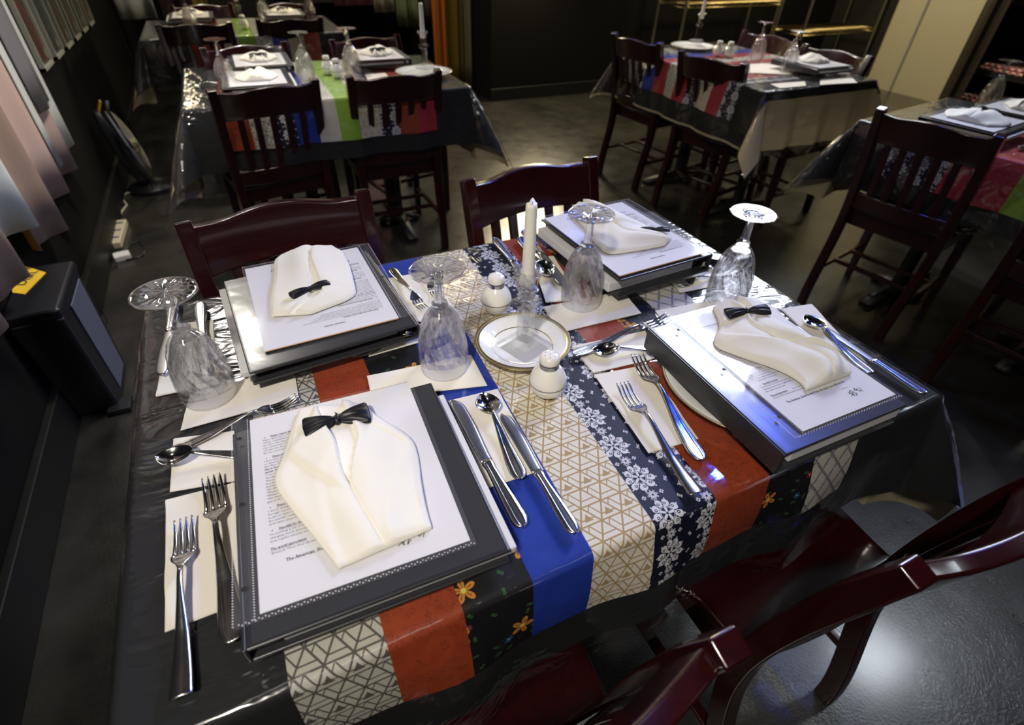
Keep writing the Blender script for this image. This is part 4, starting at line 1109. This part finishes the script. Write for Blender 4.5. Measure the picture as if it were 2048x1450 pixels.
LAB = dict(red='rust red panel', geo_grey='grey triangle print panel', damask='navy and white damask panel', blue='royal blue panel', white_cotton='plain grey white panel',
           green='lime green panel', geo_gold='cream panel with gold triangle lines', crimson='crimson panel', floral='black floral panel', lattice='pale lattice print panel')
TA = Table(.640, 2.580, radians(-.8))
dress(TA, 1, seq(['red', 'geo_grey', 'damask', 'blue', 'white_cotton', 'green', 'geo_gold', 'damask', 'red', 'crimson'], .13, .99), 'of the second table', 3, beige=(.34, .34, .20, .24))
TB = Table(.42, 4.24, radians(-.5))
dress(TB, 2, seq(['floral', 'red', 'red', 'geo_grey', 'green', 'lattice', 'blue', 'geo_gold', 'red'], .14, 1.0), 'of the farthest table', 4, beige=(.34, .34, .20, .24))
TC = Table(2.868, 2.235, radians(-90))
dress(TC, 3, seq(['geo_grey', 'damask', 'blue', 'crimson', 'lattice', 'crimson', 'damask', 'geo_gold', 'crimson', 'damask'], .10, 1.02), 'of the table by the wire shelf', 5, beige=(.2, .27, .27, .27), black=(.2, .045, .26, .2))
TD = Table(2.95, .64, radians(-82))
dress(TD, 4, seq(['damask', 'damask', 'crimson', 'crimson', 'green', 'geo_gold', 'blue', 'red'], .16, 1.0), 'of the table cut by the right picture edge', 6, beige=(.34, .30, .18, .24))
ZB = .751 + .0085
def P(px, py, z=ZB): p = at(px, py, z); return p.x, p.y
# second table
goblet(*P(458, 178), ZB, 'upturned goblet on the second table, leftmost, above the left chair back')
goblet(*P(614, 158), ZB, 'upturned goblet on the second table, middle one')
goblet(*P(706, 146), ZB, 'upturned goblet on the second table, beside the blue gleam')
shaker(0, *P(657, 148), ZB, 'white shaker on the second table, left of the touching pair')
shaker(1, *P(676, 155), ZB, 'white shaker on the second table, right of the touching pair')
candlestick(*P(851, 146), ZB + .019, .6, 'crystal candle holder on the white plate of the second table', 'tall ivory taper candle on the second table', 'crystal candle holders')
plate_big(*P(848, 150), ZB, 'large white plate under the candle holder of the second table', 'plates on the background tables')
def setting(T, x, y, deg, lab, tie=True, fold_w=.17, fold_h=.15):
    z = ZB; c = T.w(x, y); a = T.M.to_euler().z + radians(deg); u = Vector((cos(a), sin(a), 0)); v = Vector((-sin(a), cos(a), 0))
    plate_big(c.x, c.y, z, 'white dinner plate under the binder ' + lab, 'plates on the background tables')['label'] = 'white dinner plate ' + lab
    binder(0, c.x, c.y, z + .0185, math.degrees(a), 'black ring binder ' + lab)
    sheet(c.x, c.y, z + .0185 + .0290, math.degrees(a), 'printed sheet on the binder ' + lab)
    zz = z + .0185 + .0290 + .0034
    W_ = [.35, .6, .8, 1.0, .95, .8, .6]; pts = []
    for i, k in enumerate(W_):
        q = c + v * (fold_h * (.5 - i / 6)); pts.append((q - u * fold_w * k / 2, q + u * fold_w * k / 2))
    tux([((p.x, p.y), (q.x, q.y)) for p, q in pts], zz, 'cream linen jacket napkin ' + lab, (.3, .7, .5), .030, (), int(abs(x * 100)), at_=lambda X, Y, Z: Vector((X, Y, Z)))
    if tie:
        o = copy_tree(bow); q = c + v * fold_h * .28; o.location = (q.x, q.y, zz + .018); o.rotation_euler = (0, 0, a); o.scale = (1, 1, 1)
        tag(o, 'black bow tie ' + lab, 'bow tie', 'black satin bow ties')
setting(TA, .29, .20, 0, 'at the near left place of the second table')
setting(TA, .33, .58, 180, 'at the far left place of the second table')
setting(TA, .88, .56, 180, 'at the far right place of the second table')
setting(TB, .28, .56, 180, 'at the far left place of the farthest table')
setting(TB, .86, .56, 180, 'at the far right place of the farthest table')
goblet(*P(385, 58), ZB, 'upturned goblet on the farthest table, nearest the curtained wall')
goblet(*P(532, 42), ZB, 'upturned goblet on the farthest table, right of the shaker')
goblet(*P(622, 38), ZB, 'upturned goblet on the farthest table, its rightmost')
shaker(0, *P(490, 58), ZB, 'white shaker on the farthest table')
candlestick(.42, 4.34, ZB, .2, 'crystal candle holder on the farthest table', 'ivory taper candle on the farthest table', 'crystal candle holders')
flat_napkin([(500, 128), (560, 124), (580, 140), (510, 146)], 'cream paper napkin in the middle of the second table', 'cream paper napkins on other tables', z=ZB)
flat_napkin([(730, 150), (770, 146), (780, 156), (735, 160)], 'cream paper napkin beside the right chair of the second table', 'cream paper napkins on other tables', z=ZB)
# table by the wire shelf
candlestick(*P(1391, 92), ZB + .019, .3, 'crystal candle holder on the table by the wire shelf', 'ivory taper candle on the table by the wire shelf', 'crystal candle holders')
plate_big(*P(1385, 97), ZB, 'large white plate under the candle holder by the wire shelf', 'plates on the background tables')
shaker(0, *P(1434, 112), ZB, 'white shaker by the wire shelf, left of the pair')
shaker(1, *P(1456, 114), ZB, 'white shaker by the wire shelf, right of the pair')
goblet(*P(1511, 120), ZB, 'upturned goblet on the table by the wire shelf, left one')
goblet(*P(1573, 144), ZB, 'upturned goblet on the table by the wire shelf, right one')
setting(TC, .92, .55, 90, 'facing the far side of the table by the wire shelf', False, .16, .13)
flat_napkin([(1500, 128), (1560, 125), (1585, 150), (1500, 146)], 'cream paper napkin on the table by the wire shelf, left one', 'cream paper napkins on other tables', z=ZB)
flat_napkin([(1640, 158), (1705, 156), (1715, 166), (1640, 170)], 'cream paper napkin at the right rim of the table by the wire shelf', 'cream paper napkins on other tables', z=ZB)
flat_napkin([(1540, 168), (1610, 163), (1612, 172), (1560, 177)], 'cream paper napkin at the near corner of the table by the wire shelf', 'cream paper napkins on other tables', z=ZB)
cutlery('knife', (1700, 160, ZB), (1640, 162, ZB), 'x') if False else None
# right table
setting(TD, .31, .20, 0, 'at the right table, behind the whole dark chair', True, .22, .18)
goblet(*P(1968, 216), ZB, 'upturned goblet on the table cut by the right picture edge')
setting(TD, .34, .57, 180, 'at the far side of the right table', False)
def cut3(kind, p, ang, lab):
    o = copy_tree(protos[kind]); o.location = (p[0], p[1], ZB + .002); o.rotation_euler = (0, 0, ang); o.scale = (1, 1, 1); tag(o, lab, kind if kind != 'plainfork' else 'fork', 'silver cutlery on the background tables')
x_, y_ = P(2046, 318); cut3('fork', (x_ - .02, y_ - .02), .1, 'fork at the rim of the right table, nearer its edge')
x_, y_ = P(2036, 300); cut3('knife', (x_, y_), .12, 'knife at the rim of the right table')
x_, y_ = P(480, 170); cut3('fork', (x_, y_), 3.0, 'fork at the left rim of the second table')
x_, y_ = P(790, 138); cut3('spoon', (x_, y_), 2.6, 'spoon left of the candle plate on the second table')

# ------------------------------------------------------------------ hanging fabrics
def drape(name, axis, pos, a0, a1, hem, mat, label, cat='curtain', group=None, amp=.026, k=22, top=2.9, tilt=0, seed=0, skew=0, thick=.004):
    b = bmesh.new(); n = max(16, int((a1 - a0) * 90)); rnd = random.Random(seed); ph = rnd.random() * 6
    c = (a0 + a1) / 2
    def fn(u, v):
        a = lerp(a0, a1, u); z = lerp(hem + skew * (u - .5), top, v); w_ = amp * (sin(k * a + ph) + .4 * sin(k * 2.1 * a + 1 + ph)) * (1 - .3 * v)
        off = tilt * (1 - v)
        return Vector((off + w_, a - c, z)) if axis == 'x' else Vector((a - c, off + w_, z))
    grid(b, n, 14, fn); o = mobj(name, b, mat); o.location = (pos, c, 0) if axis == 'x' else (c, pos, 0)
    solid(o, thick)
    return tag(o, label, cat, group)
GW = 'sheer curtains on the left wall'
tw = plain('white_tulle', (.50, .52, .50), .9); tb = plain('taupe_tulle', (.24, .165, .125), .9); tp = plain('blush_tulle', (.42, .30, .26), .9); tg = plain('grey_tulle', (.14, .14, .15), .9); tk = plain('pink_tulle', (.42, .14, .18), .9)
tgd = plain('old_gold_satin', (.20, .14, .02), .6); tor = plain('orange_satin', (.48, .12, .01), .6); ttn = plain('tan_gauze', (.13, .115, .06), .8)
drape('curtain', 'x', -.43, .85, 1.47, .54, tb, 'taupe sheer curtain above the bin at the left edge', group=GW, seed=1)
drape('curtain', 'x', -.46, 1.46, 1.80, .58, tw, 'white sheer curtain nearest the viewer on the left wall', group=GW, seed=2, skew=-.06)
drape('curtain', 'x', -.455, 1.78, 2.12, .45, tb, 'taupe sheer curtain hanging lowest of the wall curtains', group=GW, seed=3, skew=-.05)
drape('curtain', 'x', -.47, 2.06, 2.56, .48, tp, 'blush sheer curtain in the middle of the left wall', group=GW, seed=4)
drape('curtain', 'x', -.495, 2.08, 2.30, .45, tk, 'pink curtain lining peeping out beneath the blush sheer', group=GW, seed=5, amp=.008)
drape('curtain', 'x', -.475, 2.42, 2.76, .53, tw, 'whitish sheer curtain farthest along, next to the pictures', group=GW, seed=6)
drape('curtain', 'x', -.445, 2.48, 2.70, .72, tg, 'short grey sheer curtain over the whitish one', group=GW, seed=7, amp=.01)
drape('curtain', 'y', 6.28, -.50, -.20, .58, tw, 'pale curtain at the far end of the left wall', group=GW, seed=8)
GB = 'fabrics hanging at the back of the room'
drape('curtain', 'y', 5.25, 2.36, 2.455, .04, ttn, 'tan gauze drape hanging against the black partition', group=GB, seed=9, k=60, amp=.012)
drape('curtain', 'y', 5.32, 2.19, 2.39, .04, tgd, 'mustard gold drape beside the narrow orange one', group=GB, seed=10, k=60, amp=.012)
drape('curtain', 'y', 5.28, 2.09, 2.21, .04, tor, 'narrow orange drape behind the right chair of the second table', group=GB, seed=11, k=60, amp=.010)
drape('curtain', 'y', 6.0, 1.95, 2.18, .48, plain('pale_green_gauze', (.14, .17, .07), .8), 'pale green gauze hanging behind the second table', group=GB, seed=12, k=50, amp=.02)
drape('curtain', 'y', 6.05, 2.16, 2.42, .50, plain('brown_gauze', (.06, .045, .03), .8), 'brown gauze hanging beside the orange drape', group=GB, seed=13, k=50, amp=.02)
drape('curtain', 'y', 6.05, 1.74, 1.94, .60, plain('cream_gauze', (.42, .40, .30), .8), 'cream gauze hanging between pink and pale green', group=GB, seed=14, k=50, amp=.02)
drape('curtain', 'y', 6.1, 1.36, 1.75, .66, plain('rose_gauze', (.42, .17, .20), .8), 'rose gauze hanging at the back', group=GB, seed=15, k=50, amp=.02)
drape('curtain', 'y', 6.08, .95, 1.38, .69, plain('grey_gauze', (.24, .23, .19), .8), 'grey white gauze hanging at the back', group=GB, seed=16, k=50, amp=.02)
drape('curtain', 'y', 6.3, -.15, .12, .15, plain('dark_red_velvet', (.02, .006, .004), .9), 'dark red brown drape at the back left', group=GB, seed=17, k=30, amp=.02)
drape('curtain', 'y', 6.35, .12, .24, .10, tgd, 'mustard gold drape at the far left behind the farthest table', group=GB, seed=18, k=40, amp=.02)

# ------------------------------------------------------------------ framed pictures on the left wall
art = [(.30, .05, .06), (.10, .11, .16), (.22, .12, .09), (.24, .13, .09), (.20, .18, .12), (.20, .12, .09)]
def m_art(i, c):
    m, nt, bs = NEW('picture_print_%s' % 'abcdef'[i]); o = coords(nt, 'Object'); n1 = noise(nt, scaled(nt, o, 6, 6, 3), 3, 3, .6, 1.0); 
    col = mix(nt, ((n1 - .40) * 3.0).m('ADD', 0.0, clamp=True), (.025, .035, .028), tuple(x * .6 for x in c)); n2 = noise(nt, o, 9, 2); col = mix(nt, n2.gt(.62), col, (.20, .19, .16)); setp(nt, bs, col=col, rough=.4); return m
for i in range(6):
    y0 = 3.12 + .325 * i; z0, z1 = .748 - .006 * i, 1.16
    root = empty('framed_picture', (-.53, y0 + .115, z0)); tag(root, 'tall narrow framed picture strip on the black wall, ' + ['first from the curtains', 'second from the curtains', 'third from the curtains', 'fourth from the curtains', 'fifth from the curtains', 'sixth from the curtains'][i], 'picture', 'framed pictures on the left wall')
    h_ = z1 - z0
    b = bmesh.new()
    for (ya, za, yb, zb) in ((-.115, 0, .115, .014), (-.115, h_ - .014, .115, h_), (-.115, 0, -.103, h_), (.103, 0, .115, h_)): box(b, .002, ya, za, .022, yb, zb)
    mobj('frame', b, plain('pale_frame', (.36, .37, .31), .5) if i == 0 else bpy.data.materials['pale_frame'], root, smooth=False)
    slab('print', .003, -.104, .012, .010, .104, h_ - .012, m_art(i, art[i]), root)

# ------------------------------------------------------------------ desk fan
fan = empty('desk_fan', (-.355, 3.60, 0), radians(12)); tag(fan, 'black desk fan with clear grille on the floor by the left wall', 'fan')
b = bmesh.new(); lathe(b, [(.0004, 0), (.135, .0), (.140, .012), (.130, .030), (.075, .050), (.040, .062), (.0004, .064)], 36, lambda a, z: 1 - .15 * abs(sin(a))); mobj('base', b, M['plastic_black'], fan)
b = bmesh.new(); bar(b, [(-.02, 0, .05), (-.055, 0, .10), (-.085, 0, .24), (-.115, 0, .40), (-.12, 0, .47)], [.05, .075, .085, .06, .03], [.025, .030, .035, .030, .018], side=(0, 1, 0)); subsurf(bevel(mobj('body_arm', b, M['plastic_black'], fan), .01), 1)
Fm = Matrix.Translation((-.03, 0, .275)) @ Matrix.Rotation(radians(78), 4, 'Y')
b = bmesh.new()
for r in (.03, .055, .08, .105, .13, .15, .168, .178):
    zc = .045 * math.sqrt(max(0, 1 - (r / .185) ** 2)); tube(b, [Fm @ Vector((r * cos(a), r * sin(a), zc)) for a in [2 * pi * i / 40 for i in range(41)]], .0013, 5, cap=False)
for k in range(36):
    a = 2 * pi * k / 36; tube(b, [Fm @ Vector((r * cos(a), r * sin(a), .045 * math.sqrt(max(0, 1 - (r / .185) ** 2)))) for r in (.028, .07, .11, .15, .178)], .0012, 5)
mobj('grille', b, M['chrome'], fan)
b = bmesh.new(); tube(b, [Fm @ Vector((.180 * cos(a), .180 * sin(a), -.01)) for a in [2 * pi * i / 48 for i in range(49)]], .008, 8, cap=False); mobj('grille_rim', b, M['plastic_grey'], fan)
for k in range(3):
    b = bmesh.new(); a0 = 2 * pi * k / 3
    grid(b, 6, 6, lambda u, v: Fm @ Matrix.Rotation(a0, 4, 'Z') @ Vector((lerp(.02, .155, u), lerp(-.045, .06, v) * lerp(.35, 1, u), .018 * (v - .5) + .008)))
    solid(mobj('blade', b, M['chrome'], fan), .002)
b = bmesh.new(); bmesh.ops.create_uvsphere(b, u_segments=16, v_segments=10, radius=.026, matrix=Fm @ Matrix.Translation((0, 0, .02))); mobj('hub', b, M['brass'], fan)
b = bmesh.new(); box(b, -.005, -.03, 0, .0, .03, .055, Matrix.Translation((-.105, 0, .465)) @ Matrix.Rotation(.5, 4, 'Y')); mobj('yellow_tag', b, M['yellow'], fan, smooth=False)
b = bmesh.new(); tube(b, [Fm @ Vector((-.18, .0, 0)), Fm @ Vector((-.235, .0, .03))], .008, 8); mobj('oscillation_knob', b, M['plastic_grey'], fan)
# power strip, adapter, cables
b = bmesh.new(); pts = [at(u, v, .006) for u, v in ((262, 372), (250, 388), (246, 400), (254, 410), (243, 424), (235, 440), (240, 455))]
pts = [Vector((-.43, 3.55, .02))] + pts[1:]
o = mobj('power_cord', b, M['plastic_white']); b = bmesh.new(); tube(b, pts, .006, 8); b.to_mesh(o.data); b.free(); o.name = 'fan_cable'; tag(o, 'ivory power cord running from the fan to the power strip', 'cord')
ps = empty('power_strip', at(238, 474, 0), radians(0)); a_ = at(245, 452, 0); c_ = at(231, 500, 0); d_ = c_ - a_; ps.rotation_euler.z = atan2(d_.y, d_.x); ln = d_.length; tag(ps, 'ivory power strip lying on the floor by the baseboard', 'power strip')
b = bmesh.new(); box(b, -ln / 2, -.032, 0, ln / 2, .032, .035); bevel(mobj('housing', b, M['plastic_white'], ps), .006, 3)
for k in range(3):
    b = bmesh.new(); box(b, -ln / 2 + .05 + k * .09 - .008, -.022, .035, -ln / 2 + .05 + k * .09 + .008, .022, .0375); mobj('socket', b, M['plastic_grey'], ps)
ad = empty('power_adapter', at(247, 518, 0), .2); tag(ad, 'grey power adapter block beside the power strip', 'adapter')
b = bmesh.new(); box(b, -.035, -.03, 0, .035, .03, .03); bevel(mobj('adapter_block', b, M['pages'], ad), .005)
b = bmesh.new(); tube(b, [at(u, v, .005) for u, v in ((252, 520), (285, 512), (292, 498), (278, 482), (262, 488), (250, 500))], .004, 6); o = mobj('black_cable', b, M['plastic_black']); tag(o, 'black cable looping beside the power adapter', 'cord')
b = bmesh.new(); tube(b, [at(u, v, .004) for u, v in ((235, 530), (200, 556), (195, 600), (214, 640), (195, 690), (230, 760), (215, 820))], .0025, 6); o = mobj('floor_cable', b, M['plastic_black']); tag(o, 'thin black cable on the floor along the left wall', 'cord')
# waste bin
bp = at(150, 800, 0)
bi = empty('waste_bin', (-.452, 1.62, 0), 0); tag(bi, 'tall black waste bin with grey side panel at the left edge', 'bin')
b = bmesh.new(); bar(b, [(0, 0, .0), (0, 0, .02), (0, 0, .395)], [.062, .064, .070], [.125, .130, .155], side=(1, 0, 0)); bevel(mobj('bin_body', b, M['plastic_black'], bi), .012, 3)
b = bmesh.new(); box(b, -.072, -.160, .393, .074, .160, .430); bevel(mobj('bin_lid', b, M['plastic_black'], bi), .012, 3)
b = bmesh.new(); bar(b, [(.066, .02, .03), (.073, .02, .385)], [.07, .09], .002, side=(0, 1, 0)); bevel(mobj('side_panel', b, M['plastic_grey'], bi), .003)
b = bmesh.new(); bar(b, [(.03, -.13, .012), (.10, -.13, .012)], .035, .010, side=(0, 1, 0)); bevel(mobj('foot_pedal', b, M['plastic_black'], bi), .004)
z_ = .4315; P4 = [at(u, v, z_) for u, v in ((12, 520), (92, 545), (50, 588), (25, 585))]; c_ = sum(P4, Vector()) / 4
cardo = empty('sign_card', c_, 0); tag(cardo, 'yellow card with handwriting lying on the black bin', 'card')
b = bmesh.new(); vs2 = [b.verts.new(p - c_) for p in P4]; b.faces.new(vs2); o = mobj('card', b, M['yellow'], cardo, smooth=False); solid(o, .001, 1)
cu = bpy.data.curves.new('line', 'FONT'); cu.body = 'Dish.'; cu.size = .045; cu.shear = .2; o = bpy.data.objects.new('t', cu); COL.objects.link(o); bpy.context.view_layer.update(); me = bpy.data.meshes.new_from_object(o); bpy.data.objects.remove(o)
o = mobj('handwriting', me, M['ink'], cardo, smooth=False); q0 = at(48, 572, z_) - c_; q1 = at(72, 548, z_) - c_; o.location = (q0.x, q0.y, .0015); d_ = q1 - q0; o.rotation_euler.z = atan2(d_.y, d_.x)

# ------------------------------------------------------------------ wire shelves
def wire_unit(x0, x1, y0, y1, zs, label, top=2.0):
    root = empty('wire_shelf_unit', ((x0 + x1) / 2, (y0 + y1) / 2, 0)); tag(root, label, 'shelf', 'wire shelf units'); hx, hy = (x1 - x0) / 2, (y1 - y0) / 2
    for sx in (-1, 1):
        for sy in (-1, 1):
            b = bmesh.new(); tube(b, [(sx * hx, sy * hy, 0), (sx * hx, sy * hy, top)], .0125, 10); mobj('post', b, M['chrome'], root)
    for z in zs:
        b = bmesh.new()
        for sy in (-1, 1):
            for dz in (0, -.03): tube(b, [(-hx, sy * hy, z + dz), (hx, sy * hy, z + dz)], .004, 6)
            n = int(hx * 2 / .05); tube(b, [(-hx + 2 * hx * i / n, sy * hy, z - (.03 if i % 2 else 0)) for i in range(n + 1)], .0022, 5)
        for sx in (-1, 1):
            for dz in (0, -.03): tube(b, [(sx * hx, -hy, z + dz), (sx * hx, hy, z + dz)], .004, 6)
        n = int(hx * 2 / .022)
        for i in range(1, n): x = -hx + 2 * hx * i / n; tube(b, [(x, -hy, z + .003), (x, hy, z + .003)], .0020, 4)
        mobj('wire_shelf', b, M['brass'], root)
wire_unit(4.16, 5.36, 4.25, 4.65, (.80, .12), 'wire shelf unit with bright brass top shelf behind the far right table')
wire_unit(5.62, 6.72, 4.12, 4.52, (.545, 1.3), 'wire shelf unit nearer the beige panel')

# ------------------------------------------------------------------ beige panel, drape, rack
slab('trim_1', 6.79, 2.35, 0, 6.85, 4.02, 2.9, M['screen'], struct=True)
slab('trim_2', 6.775, 3.70, 0, 6.79, 3.72, 2.9, M['screen_edge'], struct=True)
rk = empty('storage_rack', (5.72, 1.86, 0), radians(-4)); tag(rk, 'dark storage rack with checkered cloths at the upper right', 'rack')
for sx in (-1, 1):
    for sy in (-1, 1): slab('rack_post', sx * .30 - .02, sy * .45 - .02, 0, sx * .30 + .02, sy * .45 + .02, 1.8, M['plastic_black'], rk)
for z in (.30, .56, 1.0, 1.4): slab('rack_shelf', -.32, -.47, z - .035, .32, .47, z, M['plastic_black'], rk)
slab('rack_back', .30, -.46, 0, .32, .46, 1.8, M['leather'], rk); slab('rack_side', -.32, .455, 0, .32, .475, 1.8, M['leather'], rk)
drape('curtain', 'x', 5.36, 2.27, 2.44, .02, M['leather'], 'dark crinkled plastic drape on the side of the storage rack', group='drapes on the rack', seed=21, k=60, amp=.014, top=1.8)
def check_pile(x, y, z, lab, n=4):
    root = empty('folded_cloth', (x, y, z), radians(-8)); tag(root, lab, 'cloth', 'folded red and white checkered cloths')
    for k in range(n):
        b = bmesh.new(); s_ = .16 - .008 * k; box(b, -s_, -s_ * 1.3, k * .022, s_, s_ * 1.3, k * .022 + .020); bevel(mobj('folded_layer', b, M['check'], root), .008, 3)
check_pile(5.58, 2.16, .562, 'red and white checkered cloth pile on the upper visible rack shelf', 2)
check_pile(5.55, 2.18, .302, 'red and white checkered cloth pile on the lower rack shelf', 4)
